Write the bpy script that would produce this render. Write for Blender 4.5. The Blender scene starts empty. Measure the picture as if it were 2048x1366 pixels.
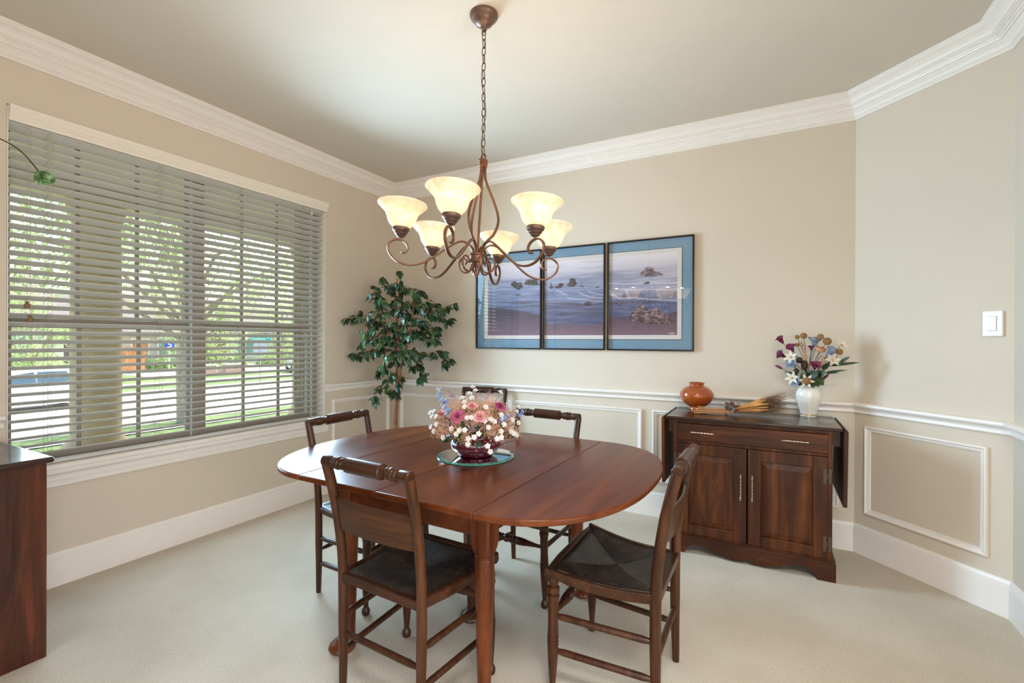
import bpy, bmesh, math, random
import numpy as np
from mathutils import Vector, Matrix
R = math.radians
random.seed(7)
S = bpy.context.scene
COL = S.collection

# ------------------------------------------------------------------ camera
cam_d = bpy.data.cameras.new('camera'); cam = bpy.data.objects.new('camera', cam_d); COL.objects.link(cam)
cam_d.sensor_fit = 'HORIZONTAL'; cam_d.sensor_width = 36.0
cam_d.lens = 950.24 / 2048 * 36.0
cam_d.clip_start = 0.05; cam_d.clip_end = 300
def cam_basis(yaw, pit, rol):
    f = Vector((-math.sin(yaw)*math.cos(pit), math.cos(yaw)*math.cos(pit), math.sin(pit)))
    r = Vector((math.cos(yaw), math.sin(yaw), 0)); u = r.cross(f)
    c, s = math.cos(rol), math.sin(rol)
    r, u = r*c+u*s, u*c-r*s
    m = Matrix((r, u, -f)).transposed()
    return m
cam.matrix_world = Matrix.Translation((0, 0, 1.27)) @ cam_basis(R(28.4277), R(-0.1126), R(0.2065)).to_4x4()
S.camera = cam

# ------------------------------------------------------------------ world, sun, large lights, exposure
w = bpy.data.worlds.new('world'); S.world = w; w.use_nodes = True
nt = w.node_tree; nt.nodes.clear()
sky = nt.nodes.new('ShaderNodeTexSky'); sky.sky_type = 'NISHITA'; sky.sun_disc = False
sky.sun_elevation = R(55); sky.sun_rotation = R(-30); sky.air_density = 1.0; sky.dust_density = 2.5; sky.ozone_density = 1.0
bg = nt.nodes.new('ShaderNodeBackground'); bg.inputs[1].default_value = 0.6
wo = nt.nodes.new('ShaderNodeOutputWorld')
nt.links.new(sky.outputs[0], bg.inputs[0]); nt.links.new(bg.outputs[0], wo.inputs[0])

def add_light(name, kind, loc, target=None, energy=10, color=(1, 1, 1), **kw):
    d = bpy.data.lights.new(name, kind); d.energy = energy; d.color = color
    for k, v in kw.items(): setattr(d, k, v)
    o = bpy.data.objects.new(name, d); COL.objects.link(o); o.location = loc
    if target is not None:
        o.rotation_euler = (Vector(target)-Vector(loc)).to_track_quat('-Z', 'Y').to_euler()
    return o
add_light('sun', 'SUN', (6, 22, 30), (0, 0, 0), 9.5, (1, .95, .86), angle=R(0.6))
# added fill lamps behind and beside the camera, standing in for adjoining windows
add_light('back_fill', 'AREA', (.9, -3.40, 1.25), (.9, 0, .55), 62, (1, .93, .82), shape='RECTANGLE', size=4.3, size_y=1.7, spread=R(150))
add_light('side_fill', 'AREA', (3.5, -.4, 1.15), (0, 1.0, 0), 85, (.97, .97, 1), shape='RECTANGLE', size=2.4, size_y=1.9, spread=R(150))
# added overhead fill, out of view, to brighten the foreground carpet
add_light('overhead_fill', 'AREA', (.35, .15, 2.70), (.25, 1.0, 0), 45, (1, .975, .94), shape='DISK', size=.9, spread=R(120))
# daylight entering the room through the dining room window
add_light('daylight_window_low', 'AREA', (-3.185, 1.785, .89), (0, 1.785, .95), 22, (.54, .78, 1), shape='RECTANGLE', size=1.78, size_y=.46)
add_light('daylight_window_side', 'AREA', (-3.09, 2.385, 1.62), (0, 2.1, 1.25), 54, (.50, .76, 1), shape='RECTANGLE', size=.60, size_y=1.12, spread=R(128))
po = add_light('window_portal', 'AREA', (-3.43, 1.785, 1.51), (0, 1.785, 1.51), 1, shape='RECTANGLE', size=1.86, size_y=1.76)
po.data.cycles.is_portal = True

vs = S.view_settings
vs.view_transform = 'Standard'; vs.look = 'None'; vs.exposure = 0.0; vs.gamma = 1.0; vs.use_curve_mapping = False
S.cycles.use_denoising = True
S.cycles.max_bounces = 10; S.cycles.diffuse_bounces = 5; S.cycles.glossy_bounces = 4
S.cycles.transmission_bounces = 6; S.cycles.transparent_max_bounces = 12
S.cycles.caustics_reflective = False; S.cycles.caustics_refractive = False
S.cycles.sample_clamp_indirect = 6

# ------------------------------------------------------------------ materials
def srgb(r, g, b):
    f = lambda c: (c/12.92 if c <= .04045 else ((c+.055)/1.055)**2.4)
    return (f(r/255), f(g/255), f(b/255), 1)
def new_mat(name):
    m = bpy.data.materials.new(name); m.use_nodes = True
    return m, m.node_tree, m.node_tree.nodes['Principled BSDF']
def N(nt, kind, **kw):
    n = nt.nodes.new(kind)
    for k, v in kw.items(): setattr(n, k, v)
    return n
def coords(nt, scale=(1, 1, 1), kind='Object', rot=(0, 0, 0)):
    tc = N(nt, 'ShaderNodeTexCoord'); mp = N(nt, 'ShaderNodeMapping')
    mp.inputs['Scale'].default_value = scale; mp.inputs['Rotation'].default_value = rot
    nt.links.new(tc.outputs[kind], mp.inputs[0]); return mp.outputs[0]
def noise(nt, vec, scale, detail=3, rough=.5, dist=0):
    n = N(nt, 'ShaderNodeTexNoise'); n.inputs['Scale'].default_value = scale; n.inputs['Detail'].default_value = detail
    n.inputs['Roughness'].default_value = rough; n.inputs['Distortion'].default_value = dist
    if vec is not None: nt.links.new(vec, n.inputs['Vector'])
    return n.outputs['Fac']
def ramp(nt, fac, stops):
    r = N(nt, 'ShaderNodeValToRGB'); e = r.color_ramp.elements
    e[0].position, e[0].color = stops[0]; e[1].position, e[1].color = stops[-1]
    for p, c in stops[1:-1]:
        k = e.new(p); k.color = c
    nt.links.new(fac, r.inputs[0]); return r.outputs[0]
def bump(nt, fac, bsdf, strength, dist):
    b = N(nt, 'ShaderNodeBump'); b.inputs['Strength'].default_value = strength; b.inputs['Distance'].default_value = dist
    nt.links.new(fac, b.inputs['Height']); nt.links.new(b.outputs[0], bsdf.inputs['Normal'])
def mixc(nt, fac, a, b, blend='MIX'):
    m = N(nt, 'ShaderNodeMix', data_type='RGBA', blend_type=blend)
    for v, i in ((fac, 0), (a, 6), (b, 7)):
        if isinstance(v, (int, float)): m.inputs[i].default_value = v
        elif isinstance(v, tuple): m.inputs[i].default_value = v
        else: nt.links.new(v, m.inputs[i])
    return m.outputs[2]
def plain(name, col, rough=.5, metal=0, var=.08, nscale=30, coat=0, bumps=None, spec=.5, sheen=0):
    """flat colour with a little procedural mottling"""
    m, nt, b = new_mat(name)
    v = coords(nt)
    f = noise(nt, v, nscale, 3)
    d = tuple(c*(1-var) for c in col[:3])+(1,); l = tuple(min(1, c*(1+var)) for c in col[:3])+(1,)
    nt.links.new(ramp(nt, f, [(.3, d), (.7, l)]), b.inputs['Base Color'])
    b.inputs['Roughness'].default_value = rough; b.inputs['Metallic'].default_value = metal
    b.inputs['Coat Weight'].default_value = coat; b.inputs['Coat Roughness'].default_value = .08
    b.inputs['Specular IOR Level'].default_value = spec
    if bumps: bump(nt, noise(nt, v, bumps[0], 3), b, bumps[1], bumps[2])
    return m
def wood(name, c1, c2, c3, axis=2, rough=.35, coat=.3, scale=1.0, knots=False, coat_rough=.1):
    m, nt, b = new_mat(name)
    sc = [9*scale]*3; sc[axis] = .9*scale
    v = coords(nt, sc)
    f1 = noise(nt, v, 1.6, 6, .6, 1.1)
    sf = [85*scale]*3; sf[axis] = 2.2*scale
    f2 = noise(nt, coords(nt, sf), 1.0, 3, .6, .2)
    base = ramp(nt, f1, [(.28, c1), (.5, c2), (.72, c3)])
    fine = ramp(nt, f2, [(.3, (.62, .62, .62, 1)), (.6, (1, 1, 1, 1))])
    c = mixc(nt, .75, base, fine, 'MULTIPLY')
    if knots:
        sk = [3.1]*3; sk[axis] = 2.0
        vo = N(nt, 'ShaderNodeTexVoronoi'); vo.inputs['Scale'].default_value = 1.0
        nt.links.new(coords(nt, sk), vo.inputs['Vector'])
        k = ramp(nt, vo.outputs['Distance'], [(.03, (.25, .2, .18, 1)), (.07, (.7, .6, .55, 1)), (.095, (.5, .42, .4, 1)), (.15, (1, 1, 1, 1))])
        c = mixc(nt, 1.0, c, k, 'MULTIPLY')
    nt.links.new(c, b.inputs['Base Color'])
    b.inputs['Roughness'].default_value = rough
    b.inputs['Coat Weight'].default_value = coat; b.inputs['Coat Roughness'].default_value = coat_rough; b.inputs['Specular IOR Level'].default_value = .22
    bump(nt, f2, b, .08, .0006)
    return m

M = {}
M['paint'] = plain('beige_wall_paint', srgb(211, 198, 180), .7, var=.012, nscale=3, bumps=(110, .22, .004))
M['ceil'] = plain('ceiling_paint', srgb(208, 199, 184), .8, var=.012, nscale=3, bumps=(150, .22, .004))
M['trim'] = plain('white_trim_paint', srgb(236, 229, 222), .38, var=.01)
def carpet():
    m, nt, b = new_mat('cream_carpet')
    v = coords(nt)
    big = noise(nt, v, 2.2, 3); fine = noise(nt, v, 170, 3, .8)
    c = ramp(nt, fine, [(.25, srgb(198, 184, 162)), (.75, srgb(248, 236, 216))])
    c2 = ramp(nt, big, [(.35, (.88, .86, .83, 1)), (.65, (1, 1, 1, 1))])
    nt.links.new(mixc(nt, 1, c, c2, 'MULTIPLY'), b.inputs['Base Color'])
    b.inputs['Roughness'].default_value = .95; b.inputs['Specular IOR Level'].default_value = .1
    b.inputs['Sheen Weight'].default_value = .15
    bump(nt, noise(nt, v, 230, 4, .8), b, .8, .008)
    return m
M['carpet'] = carpet()
M['chairwood'] = wood('chair_walnut', srgb(42, 23, 13), srgb(66, 38, 21), srgb(90, 54, 31), 2, .36, .15, 1.6)
M['chairwood_x'] = wood('chair_walnut_across', srgb(42, 23, 13), srgb(66, 38, 21), srgb(90, 54, 31), 0, .36, .15, 1.6)
M['tablewood'] = wood('table_pine_stain', srgb(78, 35, 14), srgb(97, 46, 19), srgb(114, 58, 26), 1, .30, .08, .7, True, .12)
M['leafwood'] = wood('table_leaf_pine_stain', srgb(80, 37, 16), srgb(100, 50, 22), srgb(121, 64, 31), 1, .30, .08, .6, True, .12)
M['legwood'] = wood('table_leg_stain', srgb(74, 35, 15), srgb(100, 50, 23), srgb(122, 66, 33), 2, .34, .1, 1.2)
M['cabwood'] = wood('cabinet_pine_dark', srgb(42, 20, 10), srgb(70, 36, 17), srgb(108, 58, 26), 2, .42, .08, .8, True)
M['cabwood_x'] = wood('cabinet_pine_dark_across', srgb(42, 20, 10), srgb(72, 37, 18), srgb(112, 60, 26), 0, .4, .12, .8)
M['cabtop'] = wood('cabinet_top_dark', srgb(34, 19, 13), srgb(52, 30, 20), srgb(68, 42, 28), 0, .25, .5, .8)
M['chestwood'] = wood('chest_redwood', srgb(46, 22, 13), srgb(80, 40, 23), srgb(116, 60, 34), 2, .42, .25, 1.0, True)
M['chesttop'] = wood('chest_top', srgb(40, 24, 20), srgb(58, 36, 28), srgb(74, 48, 38), 1, .28, .5, .8)
def rush():
    m, nt, b = new_mat('woven_rush')
    v = coords(nt)
    sx = N(nt, 'ShaderNodeSeparateXYZ'); nt.links.new(v, sx.inputs[0])
    ax = N(nt, 'ShaderNodeMath', operation='ABSOLUTE'); nt.links.new(sx.outputs[0], ax.inputs[0])
    ay = N(nt, 'ShaderNodeMath', operation='ABSOLUTE'); nt.links.new(sx.outputs[1], ay.inputs[0])
    # four triangles: strands run across each side and turn at the diagonals
    gt = N(nt, 'ShaderNodeMath', operation='GREATER_THAN'); nt.links.new(ax.outputs[0], gt.inputs[0]); nt.links.new(ay.outputs[0], gt.inputs[1])
    mx = N(nt, 'ShaderNodeMix', data_type='FLOAT'); nt.links.new(gt.outputs[0], mx.inputs[0]); nt.links.new(sx.outputs[0], mx.inputs[2]); nt.links.new(sx.outputs[1], mx.inputs[3])
    ml = N(nt, 'ShaderNodeMath', operation='MULTIPLY'); ml.inputs[1].default_value = 900; nt.links.new(mx.outputs[0], ml.inputs[0])
    sn = N(nt, 'ShaderNodeMath', operation='SINE'); nt.links.new(ml.outputs[0], sn.inputs[0])
    f = noise(nt, v, 22, 4)
    base = ramp(nt, f, [(.3, srgb(44, 30, 22)), (.55, srgb(74, 52, 36)), (.8, srgb(116, 84, 58))])
    dk = ramp(nt, sn.outputs[0], [(.0, (.35, .35, .35, 1)), (.6, (1, 1, 1, 1))])
    df = N(nt, 'ShaderNodeMath', operation='SUBTRACT'); nt.links.new(ax.outputs[0], df.inputs[0]); nt.links.new(ay.outputs[0], df.inputs[1])
    da = N(nt, 'ShaderNodeMath', operation='ABSOLUTE'); nt.links.new(df.outputs[0], da.inputs[0])
    seam = ramp(nt, da.outputs[0], [(0.0, (.25, .25, .25, 1)), (.006, (1, 1, 1, 1))])
    nt.links.new(mixc(nt, 1, mixc(nt, 1, base, dk, 'MULTIPLY'), seam, 'MULTIPLY'), b.inputs['Base Color'])
    b.inputs['Roughness'].default_value = .40
    bump(nt, sn.outputs[0], b, 1.0, .004)
    return m
M['rush'] = rush()
M['bronze'] = plain('oil_rubbed_bronze', srgb(120, 84, 62), .38, .65, .12, 40)
M['bronze_dark'] = plain('dark_bronze', srgb(112, 88, 76), .38, .55, .1, 40)
M['frame'] = plain('black_bronze_frame', srgb(42, 36, 34), .25, .5, .1, 20)
M['mat_blue'] = plain('blue_picture_mat', srgb(118, 156, 180), .8, var=.02, nscale=90)
M['mat_white'] = plain('white_picture_mat', srgb(228, 222, 218), .8, var=.01)
M['mat_dark'] = plain('mat_bevel_line', srgb(40, 45, 52), .8)
M['iron'] = plain('blackened_iron', srgb(84, 70, 58), .5, .5)
M['silver'] = plain('twisted_silver', srgb(196, 180, 165), .25, .9, .15, 120)
M['slat'] = plain('white_blind_slat', srgb(212, 211, 205), .5, var=.01)
M['valance'] = plain('blind_valance', srgb(236, 226, 212), .45, var=.01)
M['cord'] = plain('blind_cord', srgb(176, 168, 152), .8)
M['tassel'] = plain('wooden_tassel', srgb(132, 98, 66), .5)
M['winframe'] = plain('taupe_window_frame', srgb(150, 139, 126), .5, var=.03)
M['winframe_lt'] = plain('window_track', srgb(190, 200, 204), .45)
M['switch'] = plain('white_plastic', srgb(240, 240, 242), .28, var=.01)
M['urn'] = plain('glazed_terracotta', srgb(164, 78, 32), .16, 0, .18, 5, coat=.5)
M['porcelain'] = plain('ivory_porcelain', srgb(238, 234, 226), .2, 0, .02, 20, coat=.6, bumps=(42, .5, .008))
M['gold'] = plain('gilt_line', srgb(190, 150, 80), .3, .8)
M['bowl'] = plain('maroon_glaze', srgb(84, 16, 36), .08, 0, .1, 10, coat=.8)
M['bark'] = plain('ficus_bark', srgb(132, 88, 60), .8, var=.45, nscale=30, bumps=(40, .6, .01))
M['wicker'] = plain('wicker', srgb(120, 84, 50), .7, var=.25, nscale=60)
M['soil'] = plain('moss', srgb(70, 64, 40), .9, var=.3)
def leafmat(name, a, b_, c, rough=.4, trans=.15, sc=9):
    m, nt, b = new_mat(name)
    f = noise(nt, coords(nt), sc, 3)
    colr = ramp(nt, f, [(.3, a), (.5, b_), (.72, c)])
    nt.links.new(colr, b.inputs['Base Color']); b.inputs['Roughness'].default_value = rough
    tr = N(nt, 'ShaderNodeBsdfTranslucent'); nt.links.new(colr, tr.inputs[0])
    mx = N(nt, 'ShaderNodeMixShader'); mx.inputs[0].default_value = trans
    out = nt.nodes['Material Output']
    nt.links.new(b.outputs[0], mx.inputs[1]); nt.links.new(tr.outputs[0], mx.inputs[2]); nt.links.new(mx.outputs[0], out.inputs[0])
    return m
M['ficus'] = leafmat('ficus_leaf', srgb(24, 46, 32), srgb(42, 74, 44), srgb(80, 112, 56), .30, .10)
M['treeleaf'] = leafmat('tree_leaf', srgb(150, 170, 106), srgb(184, 200, 136), srgb(212, 222, 172), .5, .45, 1.2)
M['bushleaf'] = leafmat('bush_leaf', srgb(110, 142, 80), srgb(146, 176, 104), srgb(184, 204, 134), .5, .3, 3)
M['pothos'] = leafmat('variegated_leaf', srgb(44, 92, 44), srgb(92, 140, 78), srgb(205, 216, 190), .35, .2, 38)
M['stem'] = plain('green_stem', srgb(58, 62, 30), .6)
M['petal_white'] = leafmat('white_petal', srgb(226, 220, 212), srgb(238, 234, 230), srgb(244, 242, 240), .6, .2, 40)
M['petal_cream'] = leafmat('cream_petal', srgb(222, 208, 184), srgb(238, 230, 214), srgb(244, 240, 228), .6, .2, 40)
M['petal_rose'] = leafmat('rose_petal', srgb(150, 66, 104), srgb(186, 92, 128), srgb(214, 130, 136), .6, .15, 30)
M['petal_pink'] = leafmat('pink_petal', srgb(216, 142, 150), srgb(232, 172, 176), srgb(240, 200, 196), .6, .2, 30)
M['petal_coral'] = leafmat('coral_petal', srgb(196, 96, 84), srgb(214, 124, 108), srgb(226, 150, 130), .6, .2, 30)
M['petal_blue'] = leafmat('blue_petal', srgb(110, 136, 186), srgb(142, 164, 206), srgb(178, 192, 224), .6, .2, 30)
M['petal_dusty'] = leafmat('dusty_blue_petal', srgb(112, 124, 146), srgb(146, 160, 182), srgb(182, 194, 208), .6, .2, 30)
M['petal_burg'] = leafmat('burgundy_petal', srgb(86, 14, 48), srgb(118, 22, 66), srgb(146, 48, 94), .55, .15, 30)
M['petal_lilac'] = leafmat('lilac_sprig', srgb(150, 110, 140), srgb(170, 128, 152), srgb(190, 150, 170), .7, .1, 30)
M['dry_tan'] = leafmat('dried_tan', srgb(192, 140, 98), srgb(218, 172, 132), srgb(238, 206, 176), .8, .1, 40)
M['thistle'] = plain('dried_thistle', srgb(166, 124, 72), .9, var=.3, nscale=200, bumps=(240, 1, .01))
M['pod'] = plain('brown_pod', srgb(62, 38, 26), .7, var=.2)
M['cup'] = plain('peach_seed_cup', srgb(206, 150, 112), .7)
M['straw'] = plain('straw_stalk', srgb(206, 152, 104), .7, var=.15, nscale=80)
M['wheat'] = plain('wheat_ear', srgb(208, 148, 78), .7, var=.25, nscale=150)
M['awn'] = plain('wheat_awn', srgb(112, 76, 46), .7)
M['green_dk'] = leafmat('dark_green_leaf', srgb(28, 44, 26), srgb(46, 66, 38), srgb(72, 92, 54), .5, .1, 20)
M['mirror'] = plain('mirror_silvering', (.9, .92, .9, 1), .02, 1, 0)
M['mirror_edge'] = plain('green_glass_edge', srgb(70, 140, 128), .06, .2, .1, coat=1)
def glass(name, tint=(1, 1, 1, 1), f0=.04):
    """thin clear pane: Schlick reflection over straight transmission, the same from both sides"""
    m, nt, b = new_mat(name)
    nt.nodes.remove(b)
    lw = N(nt, 'ShaderNodeLayerWeight'); lw.inputs['Blend'].default_value = .5
    p5 = N(nt, 'ShaderNodeMath', operation='POWER'); p5.inputs[1].default_value = 5; nt.links.new(lw.outputs['Facing'], p5.inputs[0])
    ma = N(nt, 'ShaderNodeMath', operation='MULTIPLY_ADD'); ma.inputs[1].default_value = 1-f0; ma.inputs[2].default_value = f0; nt.links.new(p5.outputs[0], ma.inputs[0])
    t = N(nt, 'ShaderNodeBsdfTransparent'); t.inputs[0].default_value = tint
    g = N(nt, 'ShaderNodeBsdfGlossy'); g.inputs['Roughness'].default_value = .0
    mx = N(nt, 'ShaderNodeMixShader'); out = nt.nodes['Material Output']
    nt.links.new(ma.outputs[0], mx.inputs[0]); nt.links.new(t.outputs[0], mx.inputs[1]); nt.links.new(g.outputs[0], mx.inputs[2]); nt.links.new(mx.outputs[0], out.inputs[0])
    return m
M['glass'] = glass('window_glass', (.97, .985, .98, 1))
M['picglass'] = glass('picture_glass', (1, 1, 1, 1), .075)
def shade():
    m, nt, b = new_mat('alabaster_glass_shade')
    f = noise(nt, coords(nt), 18, 5, .65, 1.5)
    c = ramp(nt, f, [(.35, (.84, .74, .60, 1)), (.6, (.95, .90, .82, 1))])
    nt.links.new(c, b.inputs['Base Color']); b.inputs['Roughness'].default_value = .25
    tr = N(nt, 'ShaderNodeBsdfTranslucent'); nt.links.new(c, tr.inputs[0])
    mx = N(nt, 'ShaderNodeMixShader'); mx.inputs[0].default_value = .62
    out = nt.nodes['Material Output']
    nt.links.new(b.outputs[0], mx.inputs[1]); nt.links.new(tr.outputs[0], mx.inputs[2]); nt.links.new(mx.outputs[0], out.inputs[0])
    return m
M['shade'] = shade()
def emis(name, col, st):
    m, nt, b = new_mat(name)
    b.inputs['Base Color'].default_value = (.9, .85, .75, 1)
    b.inputs['Emission Color'].default_value = col; b.inputs['Emission Strength'].default_value = st
    return m
M['bulb'] = emis('lit_bulb', (1, .80, .55, 1), 7)
# outdoors
def grassmat():
    m, nt, b = new_mat('lawn_grass')
    v = coords(nt); f = noise(nt, v, .5, 5); g = noise(nt, v, 18, 4)
    c = ramp(nt, f, [(.3, srgb(88, 110, 56)), (.7, srgb(122, 146, 78))])
    d = ramp(nt, g, [(.3, (.75, .75, .75, 1)), (.7, (1, 1, 1, 1))])
    nt.links.new(mixc(nt, 1, c, d, 'MULTIPLY'), b.inputs['Base Color']); b.inputs['Roughness'].default_value = .9
    return m
M['lawn'] = grassmat()
M['concrete'] = plain('pale_concrete', srgb(206, 200, 190), .9, var=.06, nscale=2)
M['stucco'] = plain('cream_cast_stone', srgb(214, 198, 164), .85, var=.1, nscale=9, bumps=(30, .4, .01))
M['soffit'] = plain('porch_soffit', srgb(214, 206, 186), .8)
def brick(name, a, b_, mortar, sc=5.0):
    m, nt, b = new_mat(name)
    br = N(nt, 'ShaderNodeTexBrick'); br.inputs['Scale'].default_value = sc
    br.inputs['Color1'].default_value = a; br.inputs['Color2'].default_value = b_; br.inputs['Mortar'].default_value = mortar
    br.inputs['Mortar Size'].default_value = .015; br.inputs['Brick Width'].default_value = .9; br.inputs['Row Height'].default_value = .32
    v = coords(nt, (1, 1, 1), 'Object', (R(90), 0, R(90)))
    nt.links.new(v, br.inputs['Vector']); nt.links.new(br.outputs[0], b.inputs['Base Color']); b.inputs['Roughness'].default_value = .9
    return m
M['brick'] = brick('pink_brick', srgb(196, 150, 136), srgb(212, 172, 158), srgb(220, 210, 200))
M['brick2'] = brick('brown_brick', srgb(150, 110, 96), srgb(170, 130, 112), srgb(200, 186, 172))
M['ledger'] = brick('ledger_stone', srgb(182, 166, 142), srgb(150, 136, 116), srgb(120, 108, 92), 7.0)
M['roof'] = plain('asphalt_shingle', srgb(120, 112, 106), .9, var=.2, nscale=6)
M['fence'] = wood('cedar_fence', srgb(190, 120, 70), srgb(214, 146, 92), srgb(226, 166, 112), 2, .8, 0, .5)
M['treebark'] = plain('tree_bark', srgb(176, 160, 140), .9, var=.35, nscale=14, bumps=(18, 1, .05))
M['carpaint'] = plain('white_car_paint', srgb(232, 234, 238), .2, 0, .01, coat=.8)
M['carglass'] = plain('tinted_car_glass', srgb(70, 90, 110), .05, 0, .05, coat=1)
M['tyre'] = plain('tyre_rubber', srgb(38, 38, 40), .8)
M['rim'] = plain('alloy_rim', srgb(190, 192, 196), .3, .7)
M['signgreen'] = plain('street_sign_green', srgb(24, 150, 128), .4)
M['signwhite'] = plain('sign_white', srgb(240, 240, 236), .4)
M['signgrey'] = plain('sign_back_aluminium', srgb(170, 178, 188), .45, .3)
M['signblue'] = plain('yard_sign_blue', srgb(40, 80, 190), .4)
M['housewin'] = plain('house_window_glass', srgb(130, 160, 150), .1, coat=.5)

# ------------------------------------------------------------------ mesh helpers
class MB:
    def __init__(s): s.v = []; s.f = []; s.T = Matrix.Identity(4)
    def add(s, vs, fs):
        n = len(s.v); s.v += [tuple(s.T @ Vector(p)) for p in vs]; s.f += [tuple(i+n for i in f) for f in fs]; return s
    def box(s, x0, x1, y0, y1, z0, z1, ch=0):
        if ch:
            return s.prism([(x0+ch, y0), (x1-ch, y0), (x1, y0+ch), (x1, y1-ch), (x1-ch, y1), (x0+ch, y1), (x0, y1-ch), (x0, y0+ch)], z0, z1)
        P = [(x, y, z) for z in (z0, z1) for y in (y0, y1) for x in (x0, x1)]
        return s.add(P, [(0, 2, 3, 1), (4, 5, 7, 6), (0, 1, 5, 4), (2, 6, 7, 3), (0, 4, 6, 2), (1, 3, 7, 5)])
    def prism(s, out, z0, z1):
        n = len(out)
        return s.add([(x, y, z0) for x, y in out]+[(x, y, z1) for x, y in out],
                     [tuple(range(n))[::-1], tuple(range(n, 2*n))]+[(i, (i+1) % n, n+(i+1) % n, n+i) for i in range(n)])
    def rings(s, rs, closed=True, cap=True):
        """rs: list of equal length point rings"""
        n = len(rs[0]); V = [p for r in rs for p in r]; F = []
        for a in range(len(rs)-1):
            for i in range(n if closed else n-1):
                j = (i+1) % n
                F.append((a*n+i, a*n+j, (a+1)*n+j, (a+1)*n+i))
        if cap and closed:
            F.append(tuple(range(n))[::-1]); F.append(tuple((len(rs)-1)*n+i for i in range(n)))
        return s.add(V, F)
    def lathe(s, prof, n=20, c=(0, 0, 0), cap=True, flute=None):
        rs = []
        for r, z in prof:
            ring = []
            for i in range(n):
                a = 2*math.pi*i/n; rr = r*(1+(flute(a, z) if flute else 0))
                ring.append((c[0]+rr*math.cos(a), c[1]+rr*math.sin(a), c[2]+z))
            rs.append(ring)
        return s.rings(rs, cap=cap)
    def tube(s, pts, r, n=8, cap=True, flat=None):
        P = [Vector(p) for p in pts]; k = len(P)
        rad = r if isinstance(r, (list, tuple)) else [r]*k
        rs = []; prev = None
        for i in range(k):
            t = (P[min(i+1, k-1)]-P[max(i-1, 0)]).normalized()
            if prev is None:
                a = Vector((0, 0, 1)) if abs(t.z) < .9 else Vector((0, 1, 0))
                u = t.cross(a).normalized()
            else:
                u = (prev-t*prev.dot(t)).normalized()
            prev = u; w_ = t.cross(u)
            fa, fb = flat or (1, 1)
            rs.append([tuple(P[i]+(u*math.cos(2*math.pi*j/n)*fa+w_*math.sin(2*math.pi*j/n)*fb)*rad[i]) for j in range(n)])
        return s.rings(rs, cap=cap)
    def turned(s, a, b, prof, n=12):
        """lathe along the segment a-b; prof = [(t 0..1, radius)]"""
        a, b = Vector(a), Vector(b); d = b-a
        q = d.to_track_quat('Z', 'Y').to_matrix().to_4x4(); T0 = s.T
        s.T = T0 @ Matrix.Translation(a) @ q
        s.lathe([(r, t*d.length) for t, r in prof], n); s.T = T0
        return s
    def sphere(s, c, r, n=10, m=6, sq=(1, 1, 1)):
        rs = []
        for j in range(1, m):
            th = math.pi*j/m
            rs.append([(c[0]+sq[0]*r*math.sin(th)*math.cos(2*math.pi*i/n), c[1]+sq[1]*r*math.sin(th)*math.sin(2*math.pi*i/n), c[2]-sq[2]*r*math.cos(th)) for i in range(n)])
        return s.rings(rs)
    def leaf(s, p, d, up, L, W, fold=.25, droop=.2, seg=4, tip=.0):
        """a pointed leaf from p along d; up = face normal"""
        d = Vector(d).normalized(); up = Vector(up); side = d.cross(up)
        if side.length < 1e-4: side = d.cross(Vector((.3, .5, .8)))
        side.normalize(); up = side.cross(d).normalized()
        V = []; F = []
        for i in range(seg+1):
            t = i/seg; wd = W*math.sin(math.pi*(t**.8))**.8 if 0 < t < 1 else 0.0
            c = Vector(p)+d*(L*t)-up*(droop*L*t*t)
            V += [tuple(c+side*wd*.5+up*fold*wd*.5), tuple(c), tuple(c-side*wd*.5+up*fold*wd*.5)]
        for i in range(seg):
            a = 3*i; F += [(a, a+1, a+4, a+3), (a+1, a+2, a+5, a+4)]
        return s.add(V, F)
    def build(s, name, mat, parent=None, sharp=38, bevel=0, loc=None, bseg=2, flat=False):
        me = bpy.data.meshes.new(name); me.from_pydata(s.v, [], s.f); me.update()
        bm = bmesh.new(); bm.from_mesh(me); bmesh.ops.recalc_face_normals(bm, faces=bm.faces); bm.to_mesh(me); bm.free()
        me.materials.append(mat)
        if not flat:
            me.polygons.foreach_set('use_smooth', [True]*len(me.polygons))
            me.set_sharp_from_angle(angle=R(sharp))
        o = bpy.data.objects.new(name, me); COL.objects.link(o)
        if parent is not None: o.parent = parent
        if loc is not None: o.location = loc
        if bevel:
            b = o.modifiers.new('bevel', 'BEVEL'); b.width = bevel; b.segments = bseg; b.limit_method = 'ANGLE'; b.angle_limit = R(40)
            b.harden_normals = False
        return o
def tag(o, label=None, cat=None, group=None, kind=None):
    if label: o['label'] = label
    if cat: o['category'] = cat
    if group: o['group'] = group
    if kind: o['kind'] = kind
    return o
def thing(name, label, cat, loc=(0, 0, 0), rz=0, group=None, kind=None):
    o = bpy.data.objects.new(name, None); COL.objects.link(o); o.empty_display_size = .1
    o.location = loc; o.rotation_euler = (0, 0, rz)
    return tag(o, label, cat, group, kind)
def copy_tree(o, parent=None):
    c = o.copy(); COL.objects.link(c)
    if parent is not None: c.parent = parent
    for ch in [x for x in bpy.data.objects if x.parent == o]: copy_tree(ch, c)
    return c
def struct(o, label, cat='room'): return tag(o, label, cat, None, 'structure')
def cr(pts, n=6):
    """catmull-rom through points"""
    P = [Vector(p) for p in pts]; out = []
    for i in range(len(P)-1):
        p0 = P[max(i-1, 0)]; p1 = P[i]; p2 = P[i+1]; p3 = P[min(i+2, len(P)-1)]
        for k in range(n):
            t = k/n
            out.append(.5*((2*p1)+(p2-p0)*t+(2*p0-5*p1+4*p2-p3)*t*t+(3*p1-p0-3*p2+p3)*t**3))
    out.append(P[-1]); return out
def U(a, b): return random.uniform(a, b)

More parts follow.
